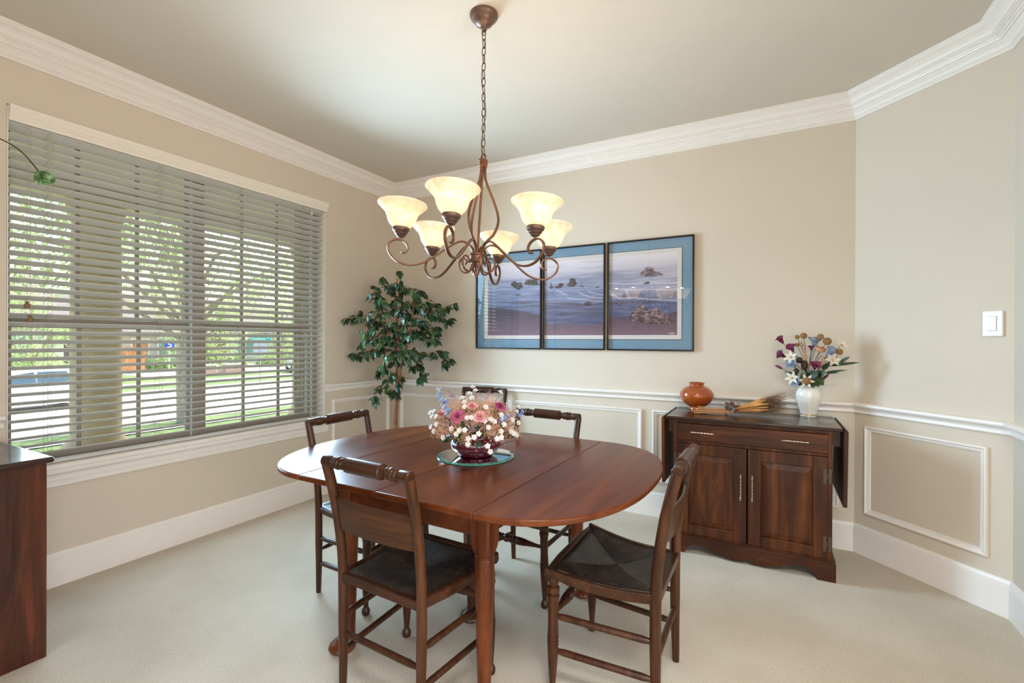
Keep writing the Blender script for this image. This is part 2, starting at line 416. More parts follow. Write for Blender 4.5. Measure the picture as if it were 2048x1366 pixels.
# ------------------------------------------------------------------ room shell
CEIL = 2.743
XW, YF = -3.225, 3.53
W0, W1, WZ0, WZ1 = .853, 2.716, .625, 2.400          # window opening (y, z)
PL = [Vector((XW, -3.4)), Vector((XW, YF)), Vector((.458, YF)), Vector((.985, 3.003)), Vector((.985, 1.55))]

struct(MB().prism([(XW-.2, -3.6), (3.8, -3.6), (3.8, 3.7), (XW-.2, 3.7)], -.12, 0).build('floor', M['carpet']), 'wall to wall cream cut pile carpet', 'floor')
struct(MB().box(XW-.2, 3.8, -3.6, 3.75, CEIL, CEIL+.12).build('ceiling', M['ceil']), 'smooth beige painted ceiling above the chandelier', 'ceiling')
wl = MB()
wl.box(XW-.2, XW, -3.6, W0, 0, CEIL); wl.box(XW-.2, XW, W1, YF+.2, 0, CEIL)
wl.box(XW-.2, XW, W0, W1, 0, WZ0); wl.box(XW-.2, XW, W0, W1, WZ1, CEIL)
struct(wl.build('wall_left', M['paint']), 'beige wall with the wide blinds covered window', 'wall')
struct(MB().prism([(XW, YF), (.458, YF), (.458+.06, YF+.17), (XW, YF+.17)], 0, CEIL).build('wall_far', M['paint']), 'beige wall behind the three framed beach pictures', 'wall')
struct(MB().prism([(.458, YF), (.985, 3.003), (1.15, 3.06), (.52, YF+.17)], 0, CEIL).build('wall_angled', M['paint']), 'short angled beige wall carrying the light switch', 'wall')
struct(MB().box(.985, 1.15, 1.55, 3.06, 0, CEIL).build('wall_right', M['paint']), 'narrow sliver of beige wall at the right edge', 'wall')
wb = MB(); wb.box(XW, 3.7, -3.6, -3.45, 0, .4); wb.box(XW, 3.7, -3.6, -3.45, 2.45, CEIL); wb.box(XW, -1.3, -3.6, -3.45, .4, 2.45); wb.box(3.1, 3.7, -3.6, -3.45, .4, 2.45)
struct(wb.build('wall_back', M['paint']), 'wall with wide windows behind the camera', 'wall')
wr = MB(); wr.box(3.6, 3.75, -3.5, 3.7, 0, .15); wr.box(3.6, 3.75, -3.5, 3.7, 2.15, CEIL); wr.box(3.6, 3.75, -3.5, -1.65, .15, 2.15); wr.box(3.6, 3.75, .85, 3.7, .15, 2.15)
wr.box(1.15, 3.6, 3.5, 3.7, 0, CEIL)
struct(wr.build('wall_adjoining', M['paint']), 'walls of the adjoining room behind the camera', 'wall')

def seg_dir(i): return (PL[i+1]-PL[i]).normalized()
def offset_pt(i, d):
    """plan point of polyline vertex i moved d into the room (right-hand side), mitred"""
    nr = lambda t: Vector((t.y, -t.x))
    if i == 0: return PL[0]+nr(seg_dir(0))*d
    if i == len(PL)-1: return PL[-1]+nr(seg_dir(i-1))*d
    a, b = nr(seg_dir(i-1)), nr(seg_dir(i)); m = (a+b).normalized()
    return PL[i]+m*(d/m.dot(a))
def molding(i, prof, t0=None, t1=None):
    """sweep profile [(d,z)] along wall segment i; t0/t1 = distances along the wall for free ends"""
    mb = MB(); rs = []
    nr = Vector((seg_dir(i).y, -seg_dir(i).x))
    for e, t in ((i, t0), (i+1, t1)):
        ring = []
        for d, z in prof:
            p = offset_pt(e, d) if t is None else PL[i]+seg_dir(i)*t+nr*d
            ring.append((p.x, p.y, z))
        rs.append(ring)
    mb.rings(rs); return mb
cz = CEIL
crown = [(-.002, cz), (.140, cz), (.140, cz-.012), (.134, cz-.014), (.134, cz-.021), (.128, cz-.024), (.118, cz-.028), (.106, cz-.036), (.097, cz-.046), (.093, cz-.054),
         (.086, cz-.055), (.086, cz-.061), (.078, cz-.0615), (.078, cz-.067), (.070, cz-.0675), (.068, cz-.074), (.061, cz-.0745), (.058, cz-.081), (.050, cz-.0815),
         (.044, cz-.088), (.036, cz-.094), (.028, cz-.104), (.024, cz-.112), (.018, cz-.113), (.018, cz-.119), (.013, cz-.120), (.013, cz-.131), (-.002, cz-.131)]
rail = [(-.002, .842), (.013, .842), (.016, .846), (.013, .851), (.011, .858), (.013, .866), (.019, .873), (.028, .877), (.034, .879), (.040, .883), (.043, .890), (.041, .898), (.034, .903), (.026, .905), (-.002, .905)]
base = [(-.002, 0), (.016, 0), (.016, .146), (.0125, .148), (.0125, .153), (.015, .155), (.014, .160), (.010, .166), (.008, .172), (.004, .174), (-.002, .174)]
SIDE = ['left', 'far', 'angled', 'right']
tn = [0]
def trim(mb, label, name=None, bevel=0):
    tn[0] += 1
    return struct(mb.build(name or 'trim_%d' % tn[0], M['trim'], sharp=30, bevel=bevel), label, 'trim')
for i, s_ in enumerate(SIDE):
    trim(molding(i, crown), {'left': 'stepped white crown moulding above the window', 'far': 'stepped white crown moulding above the pictures', 'angled': 'stepped white crown moulding above the light switch', 'right': 'stepped white crown moulding at the right edge'}[s_])
    trim(molding(i, base), {'left': 'tall cream baseboard below the window', 'far': 'tall cream baseboard behind the drop leaf cabinet', 'angled': 'tall cream baseboard below the light switch', 'right': 'tall cream baseboard at the right edge'}[s_], 'baseboard_'+s_)
trim(molding(0, rail, None, .840+3.4), 'white chair rail end left of the window')
trim(molding(0, rail, 2.725+3.4, None), 'white chair rail between the window and the corner plant')
trim(molding(1, rail), 'white chair rail under the three pictures')
trim(molding(2, rail), 'white chair rail below the light switch')
trim(molding(3, rail), 'white chair rail at the right edge')
def panel(i, t0, t1, z0, z1, label):
    """picture-frame panel moulding on wall segment i"""
    d = seg_dir(i); nr = Vector((d.y, -d.x)); mb = MB(); rs = []
    pr = [(0, 0), (0, .012), (.003, .017), (.009, .019), (.013, .015), (.017, .011), (.022, .011), (.026, .008), (.030, .007), (.032, 0)]
    for st, sz, t, z in ((1, 1, t0, z0), (-1, 1, t1, z0), (-1, -1, t1, z1), (1, -1, t0, z1), (1, 1, t0, z0)):
        ring = []
        for a, h in pr:
            p = PL[i]+d*(t+st*a)+nr*h; ring.append((p.x, p.y, z+sz*a))
        rs.append(ring)
    mb.rings(rs, cap=False)
    trim(mb, label)
panel(0, 2.788+3.4, 3.462+3.4, .25, .770, 'white panel moulding under the rail beside the window')
panel(1, .095, 1.212, .25, .770, 'white panel moulding behind the corner plant')
panel(1, 1.289, 2.405, .25, .770, 'white panel moulding behind the far side of the table')
panel(1, 2.482, 3.603, .25, .770, 'white panel moulding mostly hidden by the drop leaf cabinet')
panel(2, .068, .655, .25, .772, 'white panel moulding below the light switch')
panel(0, -.95+3.4, .77+3.4, .25, .770, 'white panel moulding left of the window')

# ------------------------------------------------------------------ window
win = struct(bpy.data.objects.new('window_1', None), 'wide double window in taupe frames behind the blinds', 'window'); COL.objects.link(win)
xo, xi = -3.375, -3.318
fr = MB()
for y0, y1 in ((W0, W0+.03), (1.735, 1.812), (W1-.055, W1)): fr.box(xo, xi, y0, y1, WZ0, WZ1)
fr.box(xo, xi, W0, W1, WZ1-.03, WZ1); fr.box(xo, xi, W0, W1, WZ0, WZ0+.02)
fr.build('window_frame', M['winframe'], win, bevel=.002)
lt = MB(); lt.box(xo-.004, xi+.006, 1.722, 1.735, WZ0, WZ1); lt.box(xo-.004, xi+.006, W1-.074, W1-.055, WZ0, WZ1)
lt.build('window_track', M['winframe_lt'], win)
for y0, y1 in ((W0+.03, 1.722), (1.812, W1-.074)):
    for z0, z1, dx in ((WZ0+.02, 1.352, .0), (1.352, WZ1-.03, -.022)):
        sa = MB(); a = xo+.03+dx; b = a+.024
        sa.box(a, b, y0, y0+.012, z0, z1); sa.box(a, b, y1-.012, y1, z0, z1); sa.box(a, b, y0+.012, y1-.012, z0, z0+.024); sa.box(a, b, y0+.012, y1-.012, z1-.024, z1)
        so = sa.build('sash', M['winframe'], win, bevel=.002)
        mu = MB()
        for k in (1, 2):
            yy = y0+(y1-y0)*k/3; mu.box(a+.006, a+.018, yy-.0095, yy+.0095, z0+.02, z1-.02)
        mu.build('muntin', M['winframe'], so)
        MB().box(a+.011, a+.013, y0+.01, y1-.01, z0+.02, z1-.02).build('pane', M['glass'], so)
jl = MB(); jl.box(-3.423, XW, W0-.001, W0+.004, WZ0, WZ1); jl.box(-3.423, XW, W1-.004, W1+.001, WZ0, WZ1); jl.box(-3.423, XW, W0, W1, WZ1-.004, WZ1+.001)
jl.build('jamb_lining', M['trim'], win)
MB().box(-3.423, XW+.002, W0, W1, .606, WZ0+.002).build('sill', M['trim'], win, bevel=.004)
sp = [(XW, .512), (XW+.012, .512), (XW+.016, .517), (XW+.012, .523), (XW+.014, .535), (XW+.019, .548), (XW+.017, .560), (XW+.020, .572), (XW+.032, .580), (XW+.046, .584), (XW+.050, .592), (XW+.050, .604), (XW+.044, .608), (XW+.03, .609), (XW+.03, .628), (XW, .630)]
ap = MB(); ap.rings([[(x, y, z) for x, z in sp] for y in (W0-.025, 2.738)])
ap.build('apron', M['trim'], win, sharp=30)

# ------------------------------------------------------------------ blind
bl = thing('window_blind', 'white two inch slat blind lowered over the whole window', 'blind', (-3.262, 0, 0))
sl = MB(); tilt = R(22); zs = []
z = 2.3035
while z > .668:
    zs.append(z); z -= .0437
for z in zs:
    c, s_ = math.cos(tilt), math.sin(tilt); hw = .0255; th = .0014
    ring = []
    for t, k in ((-1, 1), (0, 1.9), (1, 1), (1, -1), (0, -.1), (-1, -1)):
        dx, dz = t*hw*c-k*th*s_, t*hw*s_+k*th*c
        ring.append((dx, dz))
    sl.rings([[(dx, y, z+dz) for dx, dz in ring] for y in (W0+.006, W1-.009)])
sl.build('slats', M['slat'], bl, sharp=50)
MB().box(-.022, .022, W0+.006, W1-.009, .629, .648).build('bottom_rail', M['slat'], bl, bevel=.004)
MB().box(-.03, .018, W0+.004, W1-.006, 2.318, 2.396).build('headrail', M['slat'], bl)
vp = [(.040, 2.324), (.048, 2.324), (.051, 2.330), (.051, 2.338), (.056, 2.345), (.056, 2.352), (.061, 2.358), (.061, 2.376), (.066, 2.384), (.068, 2.396), (.040, 2.397)]
va = MB(); va.rings([[(x, y, z) for x, z in vp] for y in (W0+.004, W1+.011)])
va.box(-.01, .042, W0+.004, W0+.012, 2.324, 2.396)
va.build('valance', M['valance'], bl, sharp=30)
for y in (1.004, 1.508, 2.007, 2.502):
    l = MB()
    for x, dy in ((.0265, 0), (-.0265, .0), (.027, .016)): l.tube([(x, y+dy, 2.32), (x, y+dy, .645)], .0009, 4)
    for z in zs: l.tube([(.02, y, z-.003+.007), (-.024, y, z-.003-.01)], .0007, 3); l.tube([(.026, y+.004, z+.008), (.024, y+.010, z+.015)], .0016, 4)
    l.build('ladder_cord', M['cord'], bl)
for y, z in ((.925, 1.44), (.936, 1.371)):
    l = MB(); l.tube([(.034, y, 2.33), (.034, y, z+.01)], .001, 4); co = l.build('lift_cord', M['cord'], bl)
    MB().lathe([(.003, .016), (.009, .015), (.009, .012), (.006, .009), (.011, .0), (.0125, -.008), (.009, -.016), (.004, -.018)], 12, (.034, y, z)).build('tassel', M['tassel'], co)
MB().tube([(.034, 2.585, 2.30), (.034, 2.585, 2.27)], .006, 8).build('tilt_knob', M['slat'], bl)

# ------------------------------------------------------------------ light switch
ls = thing('light_switch', 'white rocker light switch on the angled wall', 'switch', (.9325, 3.0555, 1.358), R(135))
MB().box(-.0385, .0385, 0, .013, -.06, .06).build('plate', M['switch'], ls, bevel=.004)
MB().prism([(-.0165, .012), (.0165, .012), (.0165, .017), (-.0165, .017)], -.034, .034).build('rocker', M['switch'], ls, bevel=.0015)
gp = MB()
for a in ((-.0180, -.0166, -.0355, .0355), (.0166, .0180, -.0355, .0355), (-.018, .018, -.0355, -.0341), (-.018, .018, .0341, .0355)): gp.box(a[0], a[1], .0128, .0133, a[2], a[3])
gp.build('rocker_gap', plain('grey_gap', srgb(150, 150, 150), .6), ls)

# ------------------------------------------------------------------ three framed beach pictures
PX0, PX1, PZ0, PZ1 = -2.145, -.575, 1.314, 1.904
def vnoise(x, y, seed):
    """smooth value noise on arrays"""
    xi, yi = np.floor(x).astype(int), np.floor(y).astype(int); fx, fy = x-xi, y-yi
    fx, fy = fx*fx*(3-2*fx), fy*fy*(3-2*fy)
    h = lambda a, b: (np.sin(a*127.1+b*311.7+seed*74.7)*43758.5453) % 1.0
    return (h(xi, yi)*(1-fx)+h(xi+1, yi)*fx)*(1-fy)+(h(xi, yi+1)*(1-fx)+h(xi+1, yi+1)*fx)*fy
def fbm(x, y, seed, o=4):
    r = 0; a = .5
    for k in range(o): r = r+a*vnoise(x*2**k, y*2**k, seed+k); a *= .5
    return r
ROCKS = [[(.143,.723),(.15,.765),(.165,.78),(.187,.734),(.195,.758),(.209,.748),(.217,.686),(.195,.646),(.165,.667)],
[(.22,.712),(.238,.778),(.267,.785),(.299,.768),(.309,.708),(.344,.711),(.344,.694),(.281,.695)],
[(.365,.658),(.373,.674),(.375,.732),(.38,.726),(.382,.681),(.392,.654),(.378,.631)],
[(.395,.662),(.419,.676),(.422,.7),(.439,.711),(.451,.687),(.439,.665),(.442,.639),(.405,.641)],
[(.472,.652),(.465,.677),(.479,.692),(.482,.757),(.495,.763),(.511,.747),(.519,.678),(.505,.647)],
[(.524,.645),(.54,.664),(.559,.648),(.55,.636)],[(.555,.399),(.56,.431),(.579,.442),(.6,.419),(.604,.403),(.582,.384)],
[(.835,.732),(.836,.777),(.849,.805),(.86,.841),(.882,.844),(.896,.823),(.904,.787),(.926,.754),(.942,.741),(.926,.724),(.882,.721)],
[(.775,.188),(.793,.279),(.815,.323),(.838,.382),(.849,.389),(.855,.328),(.883,.303),(.905,.332),(.927,.293),(.959,.224),(.986,.164),(.96,.128),(.883,.138),(.833,.163)],
[(.849,.638),(.866,.666),(.877,.646),(.866,.624)],[(.613,.625),(.628,.635),(.64,.621),(.625,.614)],[(.52,.41),(.528,.425),(.538,.415),(.53,.402)],
[(.16,.57),(.18,.585),(.21,.575),(.19,.56)],[(.19,.447),(.21,.458),(.24,.45),(.215,.437)]]
WAVES = [[(.412,.61),(.459,.547),(.472,.496),(.55,.472),(.653,.438)],[(.524,.596),(.537,.554),(.588,.5),(.653,.478)],[(.578,.589),(.588,.564),(.653,.525)],[(.683,.537),(.734,.469),(.821,.46),(.905,.436),(1,.412)],[(.69,.60),(.8,.57),(1,.55)],[(.683,.66),(.8,.64),(1,.63)]]
def paint(u, v):
    """the printed seascape: pale sky, haze, sea, wet sand and dark sea stacks"""
    C = lambda r, g, b: np.array([r, g, b])/255.
    hor = np.interp(u, [0, .2, .33, .55, .68, .85, 1], [.82, .80, .775, .80, .82, .82, .825])
    st = fbm(u*9, v*60, 3); fine = fbm(u*60, v*140, 11)
    t = np.clip((v-hor)/(1-hor), 0, 1)[..., None]
    col = C(196, 194, 216)*(1-t)+C(226, 222, 232)*t
    col = col-(np.clip(fbm(u*5, v*26, 21)-.5, 0, 1)*.25)[..., None]
    d = np.clip((hor-v)/.78, 0, 1)
    sea = np.stack([np.interp(d, [0, .12, .3, .5, .75, 1], q) for q in ([150, 142, 122, 96, 74, 70], [156, 152, 138, 110, 84, 72], [188, 190, 184, 158, 136, 112])], -1)/255.
    warm = np.clip((u-.55)/.4, 0, 1)*np.clip((v-.38)/.25, 0, 1)
    sea = sea*(1-.55*warm[..., None])+C(206, 196, 212)*.55*warm[..., None]
    sea = sea+((st-.48)*.30)[..., None]+((fine-.47)*.10)[..., None]
    k = (1/(1+np.exp(-(hor-v)*90)))[..., None]
    col = col*(1-k)+sea*k
    # dark wet bars and the purple sand in front
    bar = np.clip((fbm(u*5+3, v*30, 31)-.5)*6, 0, 1)*np.clip((.60-v)*6, 0, 1)*np.clip((v-.22)*12, 0, 1)
    col = col*(1-.55*bar[..., None])+C(66, 52, 66)*.55*bar[..., None]
    sl_ = np.interp(u, [0, .12, .22, .31, .352, .453, .55, .653, .684, .764, .838, 1], [.42, .39, .35, .29, .165, .162, .134, .147, .24, .235, .16, .30])
    s_ = np.clip((sl_+.02*(st-.5)-v)*40, 0, 1)[..., None]
    f = np.clip(v/.3, 0, 1)[..., None]
    sand = C(126, 92, 116)*(1-f)+C(70, 52, 76)*f
    sand = sand*(.86+.28*fbm(u*120, v*70, 41))[..., None]
    col = col*(1-s_)+sand*s_
    for wv in WAVES:
        xs, ys = [p[0] for p in wv], [p[1] for p in wv]
        e = np.abs(v-np.interp(u, xs, ys)-.012*(fbm(u*30, u*0, 51)-.5)); inr = (u >= xs[0]) & (u <= xs[-1])
        g = (np.exp(-(e/.006)**2)*inr*.75)[..., None]; col = col*(1-g)+C(228, 220, 226)*g
    jx, jy = u+.006*(fbm(u*70, v*40, 61)-.5), v+.02*(fbm(u*70, v*40, 71)-.5)
    for n_, pg in enumerate(ROCKS):
        ins = np.zeros(u.shape, bool); m = len(pg)
        for i in range(m):
            (x1, y1), (x2, y2) = pg[i], pg[(i+1) % m]
            c_ = ((y1 > jy) != (y2 > jy)) & (jx < (x2-x1)*(jy-y1)/((y2-y1) or 1e-9)+x1); ins ^= c_
        big = n_ in (7, 8); y0 = min(p[1] for p in pg); y1 = max(p[1] for p in pg)
        h_ = np.clip((v-y0)/(y1-y0), 0, 1); tx = fbm(u*110, v*55, 81+n_)
        rc = (C(132, 100, 108) if big else C(78, 62, 70))*(.35+.45*h_+2.2*(tx-.36))[..., None]
        hz = .30 if n_ == 7 else .05
        rc = rc*(1-hz)+C(170, 164, 190)*hz
        col = np.where(ins[..., None], rc, col)
    lum = col.mean(-1, keepdims=True)
    return np.clip((col*.76+lum*.24)*np.array([1.07, 1.04, 1.02]), .02, 1)
pm, pnt, pb = new_mat('beach_print')
at = N(pnt, 'ShaderNodeAttribute'); at.attribute_name = 'ink'; pnt.links.new(at.outputs['Color'], pb.inputs['Base Color']); pb.inputs['Roughness'].default_value = .6
def print_mesh(x0, x1, parent):
    nx, nz = max(8, int((x1-x0)/.0042)), 150
    xs = np.linspace(x0, x1, nx+1); zs_ = np.linspace(PZ0, PZ1, nz+1)
    X, Z = np.meshgrid(xs, zs_); c = paint((X-PX0)/(PX1-PX0), (Z-PZ0)/(PZ1-PZ0))
    c = np.where(c <= .04045, c/12.92, ((c+.055)/1.055)**2.4)
    V = np.stack([X, np.full_like(X, YF-.0075), Z], -1).reshape(-1, 3)
    idx = np.arange((nx+1)*(nz+1)).reshape(nz+1, nx+1)
    F = np.stack([idx[:-1, :-1], idx[:-1, 1:], idx[1:, 1:], idx[1:, :-1]], -1).reshape(-1, 4)
    me = bpy.data.meshes.new('print'); me.from_pydata(V.tolist(), [], F.tolist()); me.update()
    ca = me.color_attributes.new('ink', 'FLOAT_COLOR', 'POINT')
    ca.data.foreach_set('color', np.concatenate([c.reshape(-1, 3), np.ones((V.shape[0], 1))], 1).astype(np.float32).ravel())
    me.materials.append(pm); o = bpy.data.objects.new('print', me); COL.objects.link(o); o.parent = parent; return o
for x0, x1, lab in ((-2.262, -1.632, 'left framed beach print with dark headlands, window reflected in its glass'), (-1.618, -1.099, 'middle framed beach print with slim sea stacks, narrowest of the three'), (-1.082, -.461, 'right framed beach print with large brown rock in the wet sand')):
    fo = thing('framed_picture', lab, 'picture', (0, 0, 0), 0, 'beach picture triptych')
    fm = MB(); fw = .011; z0, z1 = 1.199, 2.015
    for a in ((x0, x0+fw, z0, z1), (x1-fw, x1, z0, z1), (x0+fw, x1-fw, z0, z0+fw), (x0+fw, x1-fw, z1-fw, z1)): fm.box(a[0], a[1], YF-.024, YF-.001, a[2], a[3])
    fm.build('frame', M['frame'], fo, bevel=.002)
    MB().box(x0+.004, x1-.004, YF-.005, YF-.002, z0+.004, z1-.004).build('mat', M['mat_blue'], fo)
    wx0, wx1 = max(x0+fw, -2.182), min(x1-fw, -.545)
    dk = 0.004
    MB().box(max(x0+fw, wx0-dk), min(x1-fw, wx1+dk), YF-.006, YF-.0045, 1.283-dk, 1.934+dk).build('mat_bevel', M['mat_dark'], fo)
    MB().box(wx0, wx1, YF-.007, YF-.0055, 1.283, 1.934).build('inner_mat', M['mat_white'], fo)
    ix0, ix1 = max(x0+fw, PX0), min(x1-fw, PX1)
    pr = print_mesh(ix0, ix1, fo)
    if x1 > -.6:
        sg = MB(); p = []
        for k in range(46): p.append((-.632+.043*k/45, YF-.0085, 1.326+.004*math.sin(k*1.7)+.003*math.sin(k*.63)))
        sg.tube(p, .0009, 4); sg.build('signature', M['signwhite'], pr)
    MB().box(x0+.008, x1-.008, YF-.0145, YF-.0130, z0+.008, z1-.008).build('glass', M['picglass'], fo)

# ------------------------------------------------------------------ drop leaf table
TZ = .745
tb = thing('drop_leaf_table', 'oval drop leaf dining table of reddish pine on round legs', 'table', (-1.19, 1.822, 0), R(-1.1))
def half_leaf(sgn, hx, a, b, n=2.35, seg=40):
    out = []
    for i in range(seg+1):
        t = -math.pi/2+math.pi*i/seg; c, s_ = math.cos(t), math.sin(t)
        out.append((sgn*(hx+a*abs(c)**(2/n)), b*(1 if s_ >= 0 else -1)*abs(s_)**(2/n)))
    return out
g_ = .0012
for sgn, nm in ((1, 'drop_leaf'), (-1, 'drop_leaf')):
    MB().prism(half_leaf(sgn, .408+g_, .411-g_, .602), TZ-.022, TZ).build(nm, M['leafwood'], tb, bevel=.006, bseg=3)
for x0, x1 in ((-.408, -.0006), (.0006, .408)):
    MB().box(x0, x1, -.600, .600, TZ-.022, TZ).build('top_board', M['tablewood'], tb, bevel=.0035)
apn = MB()
for y in (-.443, .421): apn.box(-.30, .30, y, y+.022, .598, TZ-.022)
for x in (-.352, .330): apn.box(x, x+.022, -.40, .40, .598, TZ-.022)
apn.build('apron', M['tablewood'], tb, bevel=.002)
def pad(mb, cx, cy, dx, dy):
    mb.lathe([(.030, 0), (.047, .003), (.054, .014), (.050, .026), (.036, .036), (.022, .05)], 22, (cx+dx, cy+dy, 0))
for sx in (-1, 1):
    for sy in (-1, 1):
        lm = MB(); cx, cy = sx*.33+.012, sy*.425; h = .0375; c = .007
        def sq(hh, n_, z): return [(cx+hh*math.copysign(abs(math.cos(a))**(2/n_), math.cos(a)), cy+hh*math.copysign(abs(math.sin(a))**(2/n_), math.sin(a)), z) for a in [2*math.pi*(i+.5)/40 for i in range(40)]]
        lm.rings([sq(.0375, 11, TZ-.022), sq(.0375, 11, .600), sq(.0375, 8, .580), sq(.0370, 5, .563), sq(.0355, 3.4, .551), sq(.0335, 2.5, .542), sq(.031, 2, .536)])
        lm.lathe([(.031, .538), (.0335, .534), (.0335, .529), (.0318, .526), (.0335, .519), (.0340, .45), (.031, .36), (.0275, .22), (.0235, .10), (.0225, .05), (.024, .03)], 22, (cx, cy, 0))
        lo = lm.build('leg', M['legwood'], tb, sharp=28)
        pm_ = MB(); pad(pm_, cx, cy, sx*.020, sy*.020); pm_.build('pad_foot', M['legwood'], lo)
lm = MB(); lm.box(-.03, .03, -.03, .03, .53, TZ-.022); lm.lathe([(.024, .53), (.03, .52), (.03, .42), (.026, .2), (.020, .04)], 20)
lo = lm.build('leg', M['chairwood'], tb, bevel=.002)
pm_ = MB(); pad(pm_, 0, 0, 0, 0); pm_.build('pad_foot', M['chairwood'], lo)

# ------------------------------------------------------------------ chairs
def make_chair():
    t = thing('dining_chair', 'x', 'chair')
    def swid(y): return .183+(.232-.183)*(y+1)/2
    def side_z(y):      # saddle profile of the side rail, y -1 rear .. 1 front
        return .428+.030*max(0, y+.2)**1.6*.8+.012*max(0, -y-.4)
    # seat rush
    n = 22; V = []; F = []
    for j in range(n+1):
        y = -1+2*j/n
        for i in range(n+1):
            x = -1+2*i/n
            zz = side_z(y)+.010*(1-abs(x)**6)*(1-abs(y)**8)-.022*(1-x*x)*(1-(y*.9)**2)
            if y > .8: zz -= .02*((y-.8)/.2)**2
            V.append((x*(swid(y)-.012), y*.185, zz))
    for j in range(n):
        for i in range(n): a = j*(n+1)+i; F.append((a, a+1, a+n+2, a+n+1))
    MB().add(V, F).build('seat', M['rush'], t, sharp=180)
    fr = MB()
    for s in (-1, 1):
        rs = []
        for j in range(15):
            y = -1+2*j/14; zt = side_z(y)+.004; x = s*swid(y); wt = .013
            b_ = zt-.034+(.012*max(0, y-.6)/.4)
            rs.append([(x-wt, y*.19, b_), (x+wt*.6, y*.19, b_), (x+wt*.8, y*.19, zt-.008), (x+wt*.4, y*.19, zt), (x-wt, y*.19, zt)])
        fr.rings(rs)
    fr.tube([(-.236, .182, .436), (-.1, .19, .440), (.1, .19, .440), (.236, .182, .436)], .017, 12)
    fr.box(-.178, .178, -.197, -.172, .404, .436)
    fr.build('seat_frame', M['chairwood_x'], t, bevel=.003)
    for s in (-1, 1):
        P = cr([(s*.184, -.186, 0), (s*.186, -.182, .2), (s*.188, -.183, .44), (s*.190, -.192, .56), (s*.193, -.214, .70), (s*.196, -.250, .845)], 5)
        rr = [.0125+.0055*min(1, i/6) if i < 12 else .0175 for i in range(len(P))]
        MB().tube(P, rr, 12, flat=(.92, 1.05)).build('rear_leg', M['chairwood'], t)
        fl = [(.010, 0), (.0165, .004), (.019, .014), (.0185, .024), (.013, .034), (.0105, .042), (.0125, .06), (.018, .13), (.020, .180), (.0205, .186), (.0175, .188), (.0205, .190), (.0205, .198), (.0175, .200), (.0205, .202), (.0205, .210), (.0175, .212), (.0200, .216), (.018, .26), (.0195, .335), (.0225, .350), (.0225, .357), (.015, .362), (.0215, .366), (.0225, .376), (.0215, .386), (.0145, .392), (.018, .402), (.021, .418), (.020, .43)]
        f2 = MB(); f2.T = Matrix.Translation((s*.217, .172, 0)) @ Matrix.Rotation(R(-s*1.0), 4, 'Y')
        f2.lathe(fl, 18); f2.build('front_leg', M['chairwood'], t)
        for z in (.285, .160):
            MB().turned((s*.186, -.182, z-.008), (s*.213, .172, z), [(0, .0075), (.06, .0095), (.12, .0118), (.88, .0118), (.94, .0095), (1, .0075)]).build('side_stretcher', M['chairwood'], t)
    MB().turned((-.186, -.182, .215), (.186, -.182, .215), [(0, .007), (.08, .0095), (.14, .0115), (.86, .0115), (.92, .0095), (1, .007)]).build('rear_stretcher', M['chairwood'], t)
    MB().turned((-.213, .172, .285), (.213, .172, .285), [(0, .008), (.1, .009), (.2, .013), (.28, .018), (.30, .0185), (.305, .016), (.315, .019), (.325, .016), (.335, .0195), (.345, .017), (.355, .0195), (.365, .017), (.38, .0195), (.41, .018), (.425, .012), (.44, .019), (.455, .014),
        (.5, .021), (.545, .014), (.56, .019), (.575, .012), (.59, .018), (.62, .0195), (.635, .017), (.645, .0195), (.655, .017), (.665, .0195), (.675, .016), (.685, .019), (.695, .016), (.70, .0185), (.72, .018), (.8, .013), (.9, .009), (1, .008)], 14).build('front_stretcher', M['chairwood'], t)
    sb = MB(); rs = []
    for i in range(13):
        u = -1+2*i/12; x = u*.192; bow = -.020*(1-u*u)
        def bp(z): return -.192-.022*(z-.56)/.14
        rs.append([(x, bp(.598)+bow-.005, .598), (x, bp(.598)+bow+.005, .598), (x, bp(.715)+bow+.005, .715), (x, bp(.718)+bow, .719), (x, bp(.715)+bow-.005, .715)])
    sb.rings(rs); sb.build('back_slat', M['chairwood_x'], t)
    pr = [(0, .0175), (.006, .0195), (.105, .0195), (.115, .0165), (.125, .0165), (.13, .0195), (.14, .0215), (.155, .0215), (.16, .017), (.168, .021), (.18, .0225), (.195, .0225), (.205, .021), (.21, .017), (.22, .0185), (.235, .0205), (.25, .0185), (.26, .0155), (.285, .0175), (.297, .0185), (.300, .0245), (.304, .0265)]
    pr = pr+[(1-a, r) for a, r in pr[::-1]]
    MB().turned((-.204, -.250, .848), (.204, -.250, .848), pr, 18).build('crest_rail', M['chairwood_x'], t)
    return t
c0 = make_chair()
spots = [((-1.154, 1.393), -2.9, 'dark rush seat chair with its back to the camera, at the near table edge'),
         ((-.507, 1.785), 90, 'dark rush seat chair pulled out at the right end, beside the cabinet'),
         ((-1.806, 1.826), -90, 'dark rush seat chair tucked under the left end, nearest the window'),
         ((-1.137, 2.247), 176, 'dark rush seat chair at the far edge of the table behind the flowers'),
         ((-2.105, 3.205), 186.8, 'dark chair standing apart against the far wall, crest showing above the flowers')]
for i, ((x, y), a, lab) in enumerate(spots):
    o = c0 if i == 0 else copy_tree(c0)
    o.location = (x, y, 0); o.rotation_euler = (0, 0, R(a)); tag(o, lab, 'chair', 'matching dining chairs')

